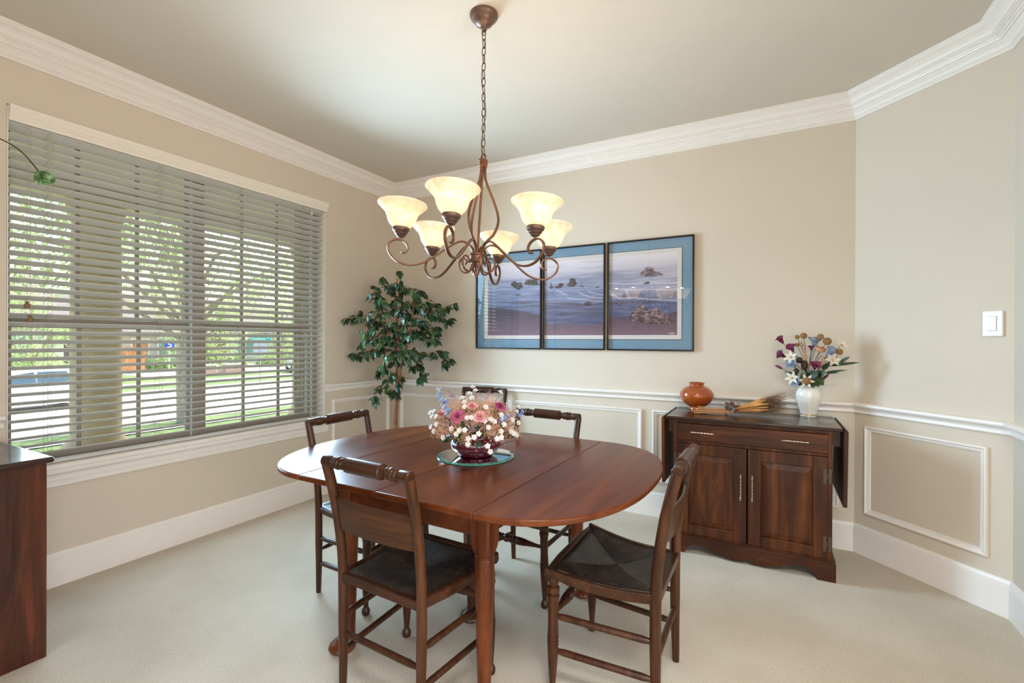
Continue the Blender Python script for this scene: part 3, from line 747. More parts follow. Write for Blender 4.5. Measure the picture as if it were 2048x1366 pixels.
# ------------------------------------------------------------------ drop leaf cabinet against the far wall
cb = thing('drop_leaf_cabinet', 'dark stained pine cabinet with drawer, two doors and hanging side leaves', 'cabinet', (-.107, 3.02, 0))
CX0, CX1 = -.406, .405
bd = MB()
bd.box(CX0, CX0+.02, .001, .43, .09, .797); bd.box(CX1-.02, CX1, .001, .43, .09, .797); bd.box(CX0+.02, CX1-.02, .41, .43, .09, .797); bd.box(CX0+.02, CX1-.02, .02, .41, .09, .112)
bd.box(CX0+.02, CX1-.02, .02, .41, .655, .668)
bd.build('carcass', M['cabwood'], cb, bevel=.002)
ff = MB(); ff.box(CX0, CX0+.022, -.0, .02, .09, .797); ff.box(CX1-.022, CX1, -.0, .02, .09, .797); ff.box(CX0+.022, CX1-.022, 0, .02, .777, .797); ff.box(CX0+.022, CX1-.022, 0, .02, .658, .674); ff.box(CX0+.022, CX1-.022, 0, .02, .09, .113)
ff.build('face_frame', M['cabwood'], cb, bevel=.0015)
tp = MB(); tp.box(-.445, .448, -.035, .435, .799, .817); tp.build('top', M['cabtop'], cb, bevel=.006, bseg=3)
dr = MB().box(-.384, .384, -.006, .3, .6755, .7755).build('drawer', M['cabwood_x'], cb, bevel=.002)
def pull(a, b, parent, out=-.022):
    """twisted silver bar pull between two posts a, b (points on the face)"""
    a, b = Vector(a), Vector(b); mb = MB(); off = Vector((0, out, 0)); d = (b-a).normalized()
    for p in (a+d*.012, b-d*.012): mb.tube([p, p+off], .0035, 8); mb.sphere(p+off, .0058, 8, 6); mb.lathe([(.008, -.002), (.008, .001), (.004, .003)], 8, (p.x, p.y, p.z)) if False else None
    L = (b-a).length; pr = []
    for k in range(41):
        t = k/40; r = .0036+.0013*math.sin(t*math.pi*14)
        if t < .04 or t > .96: r = .003
        pr.append((t, r))
    mb.turned(a+off, b+off, pr, 8); mb.sphere(a+off, .0048, 8, 6); mb.sphere(b+off, .0048, 8, 6)
    return mb.build('handle', M['silver'], parent)
pull((-.299, -.006, .7285), (-.178, -.006, .7285), dr); pull((.171, -.006, .7285), (.294, -.006, .7285), dr)
for x0, x1, hx, gx in ((-.384, -.0035, -.033, -.384), (.0035, .384, .026, .384)):
    dm = MB(); z0, z1 = .1145, .656; sw = .066
    dm.box(x0, x0+sw, -.004, .016, z0, z1); dm.box(x1-sw, x1, -.004, .016, z0, z1); dm.box(x0+sw, x1-sw, -.004, .016, z1-sw*.95, z1); dm.box(x0+sw, x1-sw, -.004, .016, z0, z0+sw*.85)
    do = dm.build('door', M['cabwood'], cb, bevel=.003)
    pn = MB(); px0, px1, pz0, pz1 = x0+sw, x1-sw, z0+sw*.85, z1-sw*.95; e = .034
    P = [(px0, .006, pz0), (px1, .006, pz0), (px1, .006, pz1), (px0, .006, pz1), (px0+e, -.003, pz0+e), (px1-e, -.003, pz0+e), (px1-e, -.003, pz1-e), (px0+e, -.003, pz1-e), (px0, .014, pz0), (px1, .014, pz0), (px1, .014, pz1), (px0, .014, pz1)]
    pn.add(P, [(0, 1, 5, 4), (1, 2, 6, 5), (2, 3, 7, 6), (3, 0, 4, 7), (4, 5, 6, 7), (8, 11, 10, 9), (0, 8, 9, 1), (1, 9, 10, 2), (2, 10, 11, 3), (3, 11, 8, 0)])
    pn.build('raised_panel', M['cabwood'], do, sharp=12)
    pull((hx, -.004, .368), (hx, -.004, .508), do)
    for z in (.195, .555):
        hm = MB(); s = 1 if gx > 0 else -1
        hm.box(min(gx-s*.020, gx-s*.006), max(gx-s*.020, gx-s*.006), -.0065, -.003, z-.040, z+.040)
        hm.box(min(gx+s*.003, gx+s*.017), max(gx+s*.003, gx+s*.017), -.0045, .001, z-.040, z+.040)
        hm.box(min(gx-s*.008, gx+s*.006), max(gx-s*.008, gx+s*.006), -.006, -.002, z-.010, z+.010)
        hm.tube([(gx, -.006, z-.012), (gx, -.006, z+.012)], .0035, 8)
        hm.build('hinge', M['iron'], do)
pl = MB()
def scal(cx, hw, ft):
    o = [(-hw, 0), (-hw+ft, 0), (-hw+ft+.005, .018), (-hw+ft+.022, .040), (-hw+ft+.05, .056), (-hw+ft+.085, .060), (-hw+ft+.125, .050), (-hw+ft+.17, .030), (-.10, .013), (-.06, .010), (-.03, .014), (-.008, .026), (0, .030)]
    o = o+[(-x, z) for x, z in o[-2::-1]]
    return [(x+cx, z) for x, z in o]+[(hw+cx, .098), (hw+cx-.006, .104), (cx-hw+.006, .104), (-hw+cx, .098)]
so = scal(0, .421, .085); n = len(so)
pl.rings([[(x, y, z) for x, z in so] for y in (-.016, .004)])
for s in (-1, 1):
    q = [(.0041, 0), (.05, 0), (.06, .03), (.1, .056), (.35, .056), (.38, .03), (.39, 0), (.435, 0), (.435, .104), (.0041, .104)]
    pl.rings([[(s*x, y, z) for y, z in q] for x in (.404, .421)])
pl.build('scalloped_base', M['cabwood_x'], cb, bevel=.0015)
for s in (-1, 1):
    x0 = s*.4525; lf = MB()
    lf.rings([[(x0+s*dx-s*.012*(.8-z_), y, z_) for dx, z_ in ((0, .410), (.018, .410), (.018, .800), (.012, .812), (.004, .8135), (0, .805))] for y in (-.035, .435)])
    lf.build('drop_leaf', M['cabwood'], cb, bevel=.002)
    for y_ in (.10, .30): MB().box(min(s*.408, s*.45), max(s*.408, s*.45), y_, y_+.02, .70, .785).build('leaf_hinge', M['iron'], cb)

# ------------------------------------------------------------------ terracotta urn, wheat bundle, white vase
un = thing('urn', 'glossy terracotta brown squat urn on the left of the cabinet top', 'urn', (-.424, 3.375, .817))
MB().lathe([(.040, 0), (.049, .001), (.0495, .008), (.044, .015), (.046, .018), (.066, .030), (.088, .050), (.103, .074), (.108, .092), (.104, .112), (.090, .132), (.068, .148), (.052, .154), (.046, .158), (.044, .165), (.047, .171), (.0505, .175), (.049, .178), (.044, .176), (.040, .168), (.040, .158), (.060, .146), (.09, .12), (.098, .09), (.07, .04), (.02, .02)], 40, cap=True).build('body', M['urn'], un, sharp=60)
va_ = thing('vase', 'ivory porcelain vase with gilt foot line on the cabinet top', 'vase', (.212, 3.405, .817))
MB().lathe([(.030, 0), (.043, .001), (.043, .008), (.042, .014), (.050, .045), (.061, .085), (.067, .115), (.068, .132), (.064, .150), (.053, .168), (.042, .178), (.0375, .182), (.039, .188), (.036, .188), (.033, .180), (.05, .16), (.06, .13), (.03, .02)], 36).build('body', M['porcelain'], va_, sharp=60)
MB().lathe([(.0425, .0085), (.0436, .010), (.0436, .0125), (.0425, .014)], 36, cap=False).build('gilt_line', M['gold'], va_)

wh = thing('wheat_bundle', 'dried wheat sheaf with a dried flower knot lying on the cabinet', 'dried flowers', (-.198, 3.235, .8195))
stk = MB()
for k in range(34):
    a = U(-1, 1); b_ = U(0, 1)**1.4; l_ = U(-.012, .02)
    stk.tube([(-.205+l_, -.065+a*.045, .004+b_*.040), (-.1, -.03+a*.024, .006+b_*.028), (0, a*.011, .008+b_*.022)], .0016, 5)
stk.build('stalks', M['straw'], wh)
ears = MB(); aw = MB()
for k in range(44):
    a = U(-1, 1); b_ = U(0, 1); L = U(.09, .15)
    d = Vector((1, .10+a*.32, .10+b_*.30)).normalized(); p0 = Vector((0, a*.010, .012+b_*.022)); p1 = p0+d*L; p1.z = max(.008, p1.z)
    ears.tube([p0, p1], .0014, 4)
    d2 = (d+Vector((U(-.05, .1), U(-.1, .1), U(-.18, .05)))).normalized()
    p2 = p1+d2*.065; p2.z = max(.008, p2.z)
    ears.turned(p1, p2, [(0, .002), (.12, .0058), (.2, .0045), (.3, .0062), (.4, .0046), (.5, .006), (.6, .0044), (.7, .0054), (.8, .004), (.9, .0035), (1, .001)], 6)
    for q in range(6):
        e = p1.lerp(p2, U(.2, 1)); dd = (d2+Vector((U(0, .2), U(-.22, .22), U(-.12, .25)))).normalized(); f = e+dd*U(.09, .16); f.z = max(.004, f.z)
        aw.tube([e, f], [.0008, .0004], 3)
ears.build('ears', M['wheat'], wh); aw.build('awns', M['awn'], wh)
def rose(mb, p, r, nrm=(0, 0, 1), layers=4):
    """layered curled petals around nrm"""
    q = Vector(nrm).normalized().to_track_quat('Z', 'Y').to_matrix().to_4x4(); T0 = mb.T
    mb.T = T0 @ Matrix.Translation(p) @ q
    for l in range(layers):
        f = (l+1)/layers; n = 3+l; R0 = r*f
        for i in range(n):
            a0 = 2*math.pi*(i+.5*(l % 2))/n+U(-.15, .15); w_ = 2.7/n+.35
            V = []; F = []
            for j in range(4):
                for k in range(5):
                    aa = a0+w_*(k-2)/2*(1 if j else .6); t = j/3
                    rr = R0*(.12+.55*t+.45*t**3*f)*(1+.09*math.sin(k*2.1+i*1.7)); hz = r*(.05+1.15*t*(1.0-.55*f)-.30*t**3*f)+r*.10*math.cos(k*1.6+i)*t
                    V.append((rr*math.cos(aa), rr*math.sin(aa), hz))
            for j in range(3):
                for k in range(4): s_ = j*5+k; F.append((s_, s_+1, s_+6, s_+5))
            mb.add(V, F)
    mb.T = T0
def blossom(mb, p, r, nrm, n=5, cupd=.25, wide=.8):
    nrm = Vector(nrm).normalized(); a = nrm.orthogonal().normalized(); b_ = nrm.cross(a); ph = U(0, 6)
    for i in range(n):
        t = ph+2*math.pi*i/n; d = (a*math.cos(t)+b_*math.sin(t))
        mb.leaf(p, d+nrm*cupd, nrm, r, r*wide, .15, .12, 3)
kn = MB(); kg = MB()
for k in range(9):
    a = U(0, 6.28); rose(kn, (U(-.03, .03), U(-.03, .012), U(.022, .062)), U(.010, .016), (U(-1, 1), -.6, 1), 3)
for k in range(26): kg.leaf((U(-.03, .03), U(-.03, .015), U(.012, .06)), (U(-1, 1), U(-1, .3), U(-.6, 1)), (0, -1, 1), .034, .018)
kn.build('dried_rosebuds', leafmat('dried_rosebud', srgb(120, 40, 48), srgb(150, 64, 72), srgb(180, 110, 110), .8, .05), wh)
kg.build('dried_leaves', leafmat('dried_grey_leaf', srgb(60, 58, 50), srgb(104, 98, 86), srgb(150, 140, 120), .8, .05), wh)

bq = thing('flower_bouquet', 'artificial lilies, tulips and thistle balls fanned out of the ivory vase', 'flowers', (.212, 3.405, 1.0))
# flower heads placed on the fan the photograph shows: (right, up) in metres from the vase mouth, depth offset, kind
KX = .000445   # metres per pixel of a close crop
def FP(x, y, dep=0):
    return Vector(((x-535)*KX*.965, dep-(x-535)*KX*.12, (845-y)*KX))
stems = MB(); lv = MB()
def stem(p, bend=.0):
    b0 = Vector((U(-.012, .012), U(-.012, .012), -.03)); m = b0.lerp(p, .5)+Vector((-p.x*.25, -p.y*.2, .012+bend))
    stems.tube(cr([b0, m, p], 4), .0016, 5)
def tulip(p, d, r, matn, name):
    mb = MB(); d = Vector(d).normalized(); q = d.to_track_quat('Z', 'Y').to_matrix().to_4x4(); mb.T = Matrix.Translation(p) @ q
    rs = []
    for z, rr in ((-.9, .10), (-.55, .30), (0, .48), (.5, .62), (.8, .95), (.86, 1.1), (.8, .9), (.45, .5), (-.3, .28)):
        rs.append([(r*rr*(1+.10*math.sin(3*a_))*math.cos(a_), r*rr*(1+.10*math.sin(3*a_))*math.sin(a_), r*(z+.10*math.sin(3*a_)*(z > .4))) for a_ in [2*math.pi*i/18 for i in range(18)]])
    mb.rings(rs); o = mb.build(name, M[matn], bq, sharp=180); stem(p-d*r*.8); return o
for x, y, dp, d in ((195, 225, -.02, (-.5, -.25, .8)), (325, 340, -.03, (-.4, -.5, .7)), (210, 430, -.03, (-.8, -.5, .4)), (600, 575, -.06, (.1, -.7, .7)), (560, 330, -.02, (-.1, -.2, 1))):
    tulip(FP(x, y, dp), d, .026 if x != 560 else .016, 'petal_burg', 'burgundy_tulip')
for x, y, dp, d in ((600, 255, -.01, (.1, -.4, .9)), (775, 385, -.02, (.5, -.4, .7)), (340, 560, -.05, (-.5, -.7, .4)), (400, 780, -.05, (-.6, -.6, .1))):
    tulip(FP(x, y, dp), d, .031, 'petal_dusty', 'dusty_blue_tulip')
for x, y, dp, nr in ((310, 455, -.05, (-.3, -1, .3)), (800, 485, -.05, (.3, -1, .5)), (335, 735, -.06, (-.4, -1, .1)), (910, 290, 0, (.5, -.6, .6))):
    mb = MB(); p = FP(x, y, dp); blossom(mb, p, .046, nr, 6, .45, .42); stem(p)
    o = mb.build('cream_lily', M['petal_cream'], bq)
    c_ = MB(); c_.sphere(p+Vector(nr).normalized()*.008, .007, 8, 6); c_.build('stamen', M['dry_tan'], o)
mb = MB(); p = FP(500, 765, -.075); blossom(mb, p, .045, (.1, -1, .2), 6, .3, .4); o = mb.build('cream_lily', M['petal_cream'], bq); MB().sphere(p+Vector((0, -.008, 0)), .022, 12, 8, (1, .7, 1)).build('thistle_eye', M['thistle'], o); stem(p)
for x, y, r in ((395, 175, .013), (470, 158, .019), (395, 282, .013), (668, 172, .018), (748, 232, .023), (888, 372, .018)):
    p = FP(x, y, U(-.03, .02)); mb = MB(); mb.sphere(p, r, 14, 9); mb.build('thistle_ball', M['thistle'], bq); stem(p)
mb = MB(); p = FP(672, 340, -.02); mb.T = Matrix.Translation(p) @ Matrix.Rotation(R(15), 4, 'Y') @ Matrix.Rotation(R(12), 4, 'X'); mb.lathe([(.003, -.02), (.016, -.016), (.027, -.004), (.030, .010), (.028, .010), (.020, -.004), (.002, -.012)], 18); mb.build('seed_cup', M['cup'], bq); stem(p)
for x, y, r in ((478, 560, .021), (415, 490, .020), (380, 640, .018)):
    p = FP(x, y, -.05); mb = MB(); mb.sphere(p, r, 12, 8, (.9, .9, 1.5 if x == 478 else 1)); mb.build('brown_pod', M['pod'], bq); stem(p)
for x0, y0, x1, y1 in ((500, 500, 440, 210), (700, 600, 690, 400), (520, 600, 480, 330)):
    dg = MB()
    for k in range(46):
        t = k/45; p = FP(x0+(x1-x0)*t+U(-24, 24)*(1-.6*t), y0+(y1-y0)*t, -.02+U(-.01, .01)); dg.sphere(p, U(.003, .0055), 5, 4)
    stem(FP(x1, y1, -.02)); dg.build('dried_grass_head', M['dry_tan'], bq)
for x0, y0, x1, y1, w_ in ((760, 560, 1075, 495, .02), (720, 650, 945, 600, .014), (720, 660, 850, 640, .013), (690, 620, 760, 520, .03), (640, 700, 700, 640, .05), (600, 740, 690, 800, .05), (560, 700, 640, 820, .05), (540, 720, 620, 650, .05), (420, 700, 250, 655, .015), (440, 800, 420, 820, .03), (560, 760, 580, 835, .05), (620, 700, 690, 770, .05), (880, 520, 975, 440, .02), (470, 660, 430, 760, .02)):
    a, b_ = FP(x0, y0, -.03), FP(x1, y1, -.05); lv.leaf(a, b_-a, (0, -1, .5), (b_-a).length+.01, w_, .2, .1, 5)
lv.build('leaves', M['green_dk'], bq)
for x, y, dx, dy in ((215, 620, -100, 50), (690, 745, 80, 80), (800, 480, 60, 60)):
    bud = MB(); a = FP(x, y, -.03); b_ = FP(x+dx, y-dy, -.03); bud.turned(a, b_, [(0, .002), (.3, .008), (.7, .007), (1, .001)], 8); stem(a); bud.build('tulip_bud', M['petal_burg'], bq)
stems.build('stems', M['stem'], bq)

# ------------------------------------------------------------------ mirror tray, bowl, table flowers
TC = (-1.168, 1.815)
mt = thing('mirror_tray', 'round mirror with a green glass edge under the maroon bowl', 'mirror', (TC[0], TC[1], TZ))
MB().lathe([(.10, 0), (.172, .0005), (.174, .003), (.172, .006), (.1601, .0078)], 64, cap=False).build('glass_edge', M['mirror_edge'], mt)
MB().lathe([(.12, .001), (.16, .0012), (.16, .008), (.0005, .008)], 64).build('mirror', M['mirror'], mt)
bw = thing('bowl', 'glossy maroon fluted bowl holding the dried flowers on the table', 'bowl', (TC[0], TC[1], TZ+.008))
MB().lathe([(.055, 0), (.075, .001), (.080, .006), (.098, .020), (.113, .042), (.115, .056), (.110, .074), (.100, .086), (.098, .092), (.104, .099), (.101, .101), (.095, .094), (.092, .086), (.10, .07), (.1, .04), (.04, .01)], 96,
          flute=lambda a, z: .022*(abs(math.sin(a*8))-.6)*max(0, 1-abs(z-.05)/.05)).build('body', M['bowl'], bw, sharp=70)
fa = thing('flower_arrangement', 'dome of dried roses, white blossoms and sprays in the maroon bowl', 'flowers', (TC[0], TC[1], TZ+.085))
# flowers sit on a dome; (px, py) crop coordinates -> right/up metres, camera-facing half
rv, fv = Vector((.879, .476, 0)), Vector((-.476, .879, 0))
KA = 2.15/950.24/8.03
def AP(x, y, push=None):
    u = (x-840)*KA; z_ = (850-y)*KA
    rr = max(0, 1-(u/.205)**2-(z_/.20)**2 if z_ > 0 else 1-(u/.2)**2)
    dep = -.17*math.sqrt(rr) if push is None else push
    return rv*u*(1+.12*dep/.2)+fv*dep+Vector((0, 0, z_+dep*.10*0))
def out(p): return (p+Vector((0, 0, -.0))).normalized()
fst = MB()
def fstem(p): fst.tube([(p.x*.2, p.y*.2, -.03), tuple(p*.6+Vector((0, 0, .0))), tuple(p)], .0012, 4)
camd = (-fv*.8+Vector((0, 0, .35)))
for x, y, r, mn, nrm in ((590, 455, .030, 'petal_rose', -fv*.7-rv*.25+Vector((0, 0, .6))), (950, 455, .030, 'petal_pink', -fv*.6+Vector((0, 0, .8))), (1250, 335, .026, 'petal_rose', rv*.4-fv*.4+Vector((0, 0, .7))), (315, 450, .022, 'petal_coral', -rv*.6-fv*.3+Vector((0, 0, .6))), (810, 305, .024, 'petal_pink', -fv*.4+Vector((0, 0, .9)))):
    p = AP(x, y); mb = MB(); rose(mb, p, r, nrm, 4); mb.build('rose', M[mn], fa); fstem(p)
WB = [(150, 475), (205, 455), (175, 530), (250, 500), (260, 600), (170, 660), (220, 700), (795, 85), (835, 135), (755, 165), (655, 220), (690, 270), (700, 330), (1025, 335), (1215, 160), (1490, 385), (1460, 450), (1500, 600), (1410, 690), (1490, 760), (1450, 730), (775, 745), (770, 820), (865, 725), (1070, 860), (1110, 940), (1085, 600), (1165, 525), (1105, 490), (1020, 510), (750, 470), (810, 465), (630, 640), (720, 630), (585, 690), (510, 625), (375, 760), (1275, 750), (1210, 760), (1270, 665), (1420, 540), (1310, 580), (800, 215), (1260, 450), (935, 680)]
for x, y in WB:
    p = AP(x, y)
    if y > 850: p = AP(x, y, -.15)
    p = p*1.06; mb = MB(); nrm = out(p)+camd*.6
    for k in range(3): blossom(mb, p+nrm.normalized()*.0015*k, .0135-.003*k, nrm, 5, .15+.4*k, 1.0)
    mb.build('white_blossom', M['petal_white'], fa); fstem(p)
for pts in (((265, 110), (265, 170), (285, 230), (300, 280), (340, 310), (370, 345)), ((345, 330), (375, 290), (380, 370), (420, 400), (400, 430), (450, 380)), ((1320, 490), (1280, 500), (1360, 470), (1550, 460), (1520, 500), (1560, 440))):
    mb = MB(); P = [AP(*q) for q in pts]
    for p in P:
        for k in range(4): blossom(mb, p*1.04+Vector((U(-.006, .006), U(-.006, .006), U(-.006, .006))), .0095, out(p)+camd*.5+Vector((U(-.5, .5), U(-.5, .5), U(-.5, .5))), 5, .3, .9)
    mb.tube([tuple(p) for p in P], .001, 4); mb.build('delphinium_spray', M['petal_blue'], fa)
for pts in (((360, 80), (420, 130), (480, 180), (540, 220)), ((350, 200), (430, 190), (500, 230)), ((1060, 110), (1030, 160), (1010, 230)), ((1200, 560), (1260, 560), (1230, 520)), ((430, 590), (390, 560), (460, 640)), ((830, 600), (810, 650), (850, 620))):
    mb = MB()
    for a, b_ in zip(pts[:-1], pts[1:]):
        p, q = AP(*a), AP(*b_); mb.tube([tuple(p), tuple(q)], .0008, 3)
        for k in range(16):
            e = p.lerp(q, U(0, 1)); g = e+Vector((U(-1, 1), U(-1, 1), U(-.3, 1)))*.012; mb.tube([tuple(e), tuple(g)], .0006, 3); mb.sphere(g, .0019, 4, 3)
    mb.build('lilac_sprig', M['petal_lilac'], fa)
# uncountable filler: clumps of fine tan gypsophila over the whole dome
gy, gz_ = MB(), MB()
for k in range(190):
    a = U(0, 6.283); e = math.asin(U(-.06, .98)); rr = U(.66, 1.0)
    c_ = Vector((math.cos(a)*math.cos(e)*.19*rr, math.sin(a)*math.cos(e)*.185*rr, .030+math.sin(e)*.155*rr))
    tgt = gz_ if k % 3 == 0 else gy
    tgt.tube([tuple(c_*.35), tuple(c_)], .0006, 3)
    for q in range(52):
        p = c_+Vector((random.gauss(0, 1), random.gauss(0, 1), random.gauss(0, 1)))*.0155
        tgt.sphere(p, U(.0012, .0024), 5, 4)
        if q % 4 == 0: tgt.tube([tuple(c_), tuple(p)], .0003, 3)
tag(gy.build('filler_sprays', M['dry_tan'], fa), 'tan baby\'s breath filler', kind='stuff')
tag(gz_.build('filler_sprays', leafmat('dried_blush', srgb(216, 160, 140), srgb(232, 186, 166), srgb(244, 214, 198), .8, .1, 40), fa), 'blush baby\'s breath filler', kind='stuff')
gl = MB()
for k in range(70):
    a = U(0, 6.283); e = U(-.2, 1.2); p = Vector((math.cos(a)*math.cos(e)*.13, math.sin(a)*math.cos(e)*.13, .01+math.sin(e)*.10)); gl.leaf(p, out(p)+Vector((U(-.6, .6), U(-.6, .6), U(-.6, .3))), out(p), .05, .022)
for x, y in ((880, 860), (930, 850), (540, 790), (640, 800)):
    p = AP(x, y-40, -.11); gl.leaf(p, -fv*.5+Vector((U(-.3, .3), 0, -.9)), -fv, .035, .018)
gl.build('leaves', M['green_dk'], fa)
fst.build('stems', M['stem'], fa)

# ------------------------------------------------------------------ chandelier
CH = Vector((-1.140, 1.828, 1.675))
ch = thing('chandelier', 'bronze six arm chandelier with lit alabaster bell shades over the table', 'chandelier', (-1.140, 1.828, CEIL))
Lc = lambda z: z+CH.z-CEIL                                       # level in the tilted fixture -> local z
cp = MB().lathe([(.0635, 0), (.0635, -.010), (.060, -.018), (.050, -.026), (.047, -.030), (.045, -.034), (.038, -.044), (.028, -.052), (.016, -.056), (.013, -.060), (.013, -.070), (.006, -.074)], 36)
cp.tube([(math.cos(a)*.010, 0, -.082+math.sin(a)*.012) for a in [2*math.pi*i/16 for i in range(17)]], .0022, 6)
cp.build('canopy', M['bronze_dark'], ch)
ZT = CH.z+.415-CEIL
# the fixture hangs slightly out of true about the chain's lower end
TILT = Matrix.Translation((0, 0, ZT)) @ Matrix.Rotation(R(3.2), 4, fv) @ Matrix.Rotation(R(-2.6), 4, rv) @ Matrix.Translation((0, 0, -ZT))
cn = MB(); z = -.098; k = 0
while z > ZT-.004:
    pts = []
    for i in range(19):
        a = 2*math.pi*i/18; xx = .0085*math.cos(a); zz = .0205*math.sin(a)
        pts.append((xx, 0, z+zz) if k % 2 == 0 else (0, xx, z+zz))
    cn.tube(pts, .0024, 6); z -= .0345; k += 1
cn.build('chain', M['bronze_dark'], ch)
wp = [(.004, .003, -.075)]
for i in range(1, 15): wp.append((.0085*math.sin(i*.9), .006*math.cos(i*.7), -.075+(ZT+.075)*i/14))
MB().tube(cr(wp, 4), .0016, 5).build('cord', M['bronze_dark'], ch)
body = MB(); body.T = TILT
body.lathe([(.008, Lc(.412)), (.0205, Lc(.410)), (.0205, Lc(.402)), (.018, Lc(.400)), (.0205, Lc(.398)), (.0205, Lc(.391)), (.018, Lc(.389)), (.0205, Lc(.387)), (.0205, Lc(.380)), (.012, Lc(.374))], 22)
body.tube([(math.cos(a)*.012, 0, Lc(.424)+math.sin(a)*.014) for a in [2*math.pi*i/16 for i in range(17)]], .003, 6)
body.tube([(0, 0, Lc(.38)), (0, 0, Lc(-.03))], .0055, 10)
body.lathe([(.012, Lc(-.012)), (.034, Lc(-.018)), (.037, Lc(-.021)), (.037, Lc(-.026)), (.033, Lc(-.029)), (.033, Lc(-.048)), (.037, Lc(-.051)), (.037, Lc(-.057)), (.026, Lc(-.061)), (.018, Lc(-.075)), (.010, Lc(-.085)), (.009, Lc(-.092)), (.014, Lc(-.098)), (.015, Lc(-.103)), (.010, Lc(-.116)), (.004, Lc(-.126)), (.002, Lc(-.132))], 24)
body.build('column', M['bronze'], ch)
for k in range(3):
    a = R(28.43)+2*math.pi*k/3; d = Vector((math.cos(a), math.sin(a), 0))
    P = cr([tuple(d*r+Vector((0, 0, Lc(z)))) for r, z in ((.011, .380), (.014, .33), (.030, .285), (.060, .22), (.080, .165), (.084, .125), (.068, .075), (.034, .035), (.016, .005), (.012, -.02))], 5)
    mb = MB(); mb.T = TILT; mb.tube(P, .006, 8); mb.build('rod', M['bronze'], ch)
ARM = [(.018, -.022), (.030, .005), (.055, .026), (.085, .026), (.125, .0), (.18, -.045), (.24, -.087), (.295, -.102), (.345, -.093), (.380, -.062), (.388, -.028), (.370, -.004), (.342, .002), (.315, -.010), (.305, -.032), (.314, -.050), (.333, -.053)]
SCR = [(.026, -.05), (.024, -.075), (.034, -.098), (.055, -.104), (.076, -.090), (.084, -.064), (.075, -.042), (.058, -.040), (.048, -.054), (.054, -.068)]
for k in range(6):
    a = R(28.43-43.7+60*k); d = Vector((math.cos(a), math.sin(a), 0)); nn = Vector((-d.y, d.x, 0))
    def P3(r, z): return d*r+Vector((0, 0, Lc(z)))
    def strap(prof, w_, th, taper=True):
        """flat bar following prof in the radial plane, w_ across"""
        P = [Vector((p[0], 0, p[2])) for p in cr([(r, 0, z) for r, z in prof], 6)]
        mb = MB(); mb.T = TILT; rs = []; n_ = len(P)
        for i in range(n_):
            t = (P[min(i+1, n_-1)]-P[max(i-1, 0)]).normalized(); nr = Vector((-t.z, 0, t.x))
            hw, ht = w_/2, th/2
            if i > n_-5: ht *= .75; hw *= .85
            ring = []
            for q in range(10):
                qa = 2*math.pi*q/10; cx_, sx_ = math.cos(qa), math.sin(qa)
                o_ = nr*(math.copysign(abs(cx_)**.6, cx_)*ht); lat = math.copysign(abs(sx_)**.6, sx_)*hw
                pt = P[i]+o_; ring.append(tuple(d*pt.x+nn*lat+Vector((0, 0, Lc(pt.z)))))
            rs.append(ring)
        mb.rings(rs); return mb
    am = strap(ARM, .013, .0085).build('arm', M['bronze'], ch)
    a2 = a+R(30); d0, n0 = d, nn; d = Vector((math.cos(a2), math.sin(a2), 0)); nn = Vector((-d.y, d.x, 0))
    strap(SCR, .011, .007).build('lower_scroll', M['bronze'], ch)
    d, nn = d0, n0; c_ = P3(.339, 0)
    mb = MB(); mb.T = TILT
    mb.lathe([(.005, .0), (.0055, .010), (.010, .012), (.018, .016), (.020, .020), (.0185, .022), (.025, .026), (.0275, .031), (.026, .033), (.033, .038), (.0365, .044), (.0375, .050), (.036, .053), (.012, .054), (.012, .07)], 24, tuple(c_)); mb.build('cup', M['bronze_dark'], am)
    mb = MB(); mb.T = TILT
    pf = [(.031, .052), (.040, .058), (.052, .071), (.060, .087), (.064, .101), (.069, .114), (.078, .126), (.088, .134), (.091, .138), (.096, .1435), (.1015, .148), (.1045, .151), (.1055, .1545)]
    pf = pf+[(.1045, .1575), (.102, .1570)]+[(r-.0028, z) for r, z in pf[-2::-1]]
    mb.lathe(pf, 40, tuple(c_), cap=False); mb.build('shade', M['shade'], am, sharp=80)
    mb = MB(); mb.T = TILT; mb.lathe([(.010, .062), (.013, .072), (.022, .090), (.026, .104), (.023, .118), (.012, .128), (.002, .130)], 16, tuple(c_)); mb.build('bulb', M['bulb'], am)
    lp = TILT @ (c_+Vector((0, 0, .140))); wl_ = ch.location+lp
    L_ = add_light('chandelier_lamp', 'POINT', wl_, None, 2.5, (1, .76, .52), shadow_soft_size=.028)

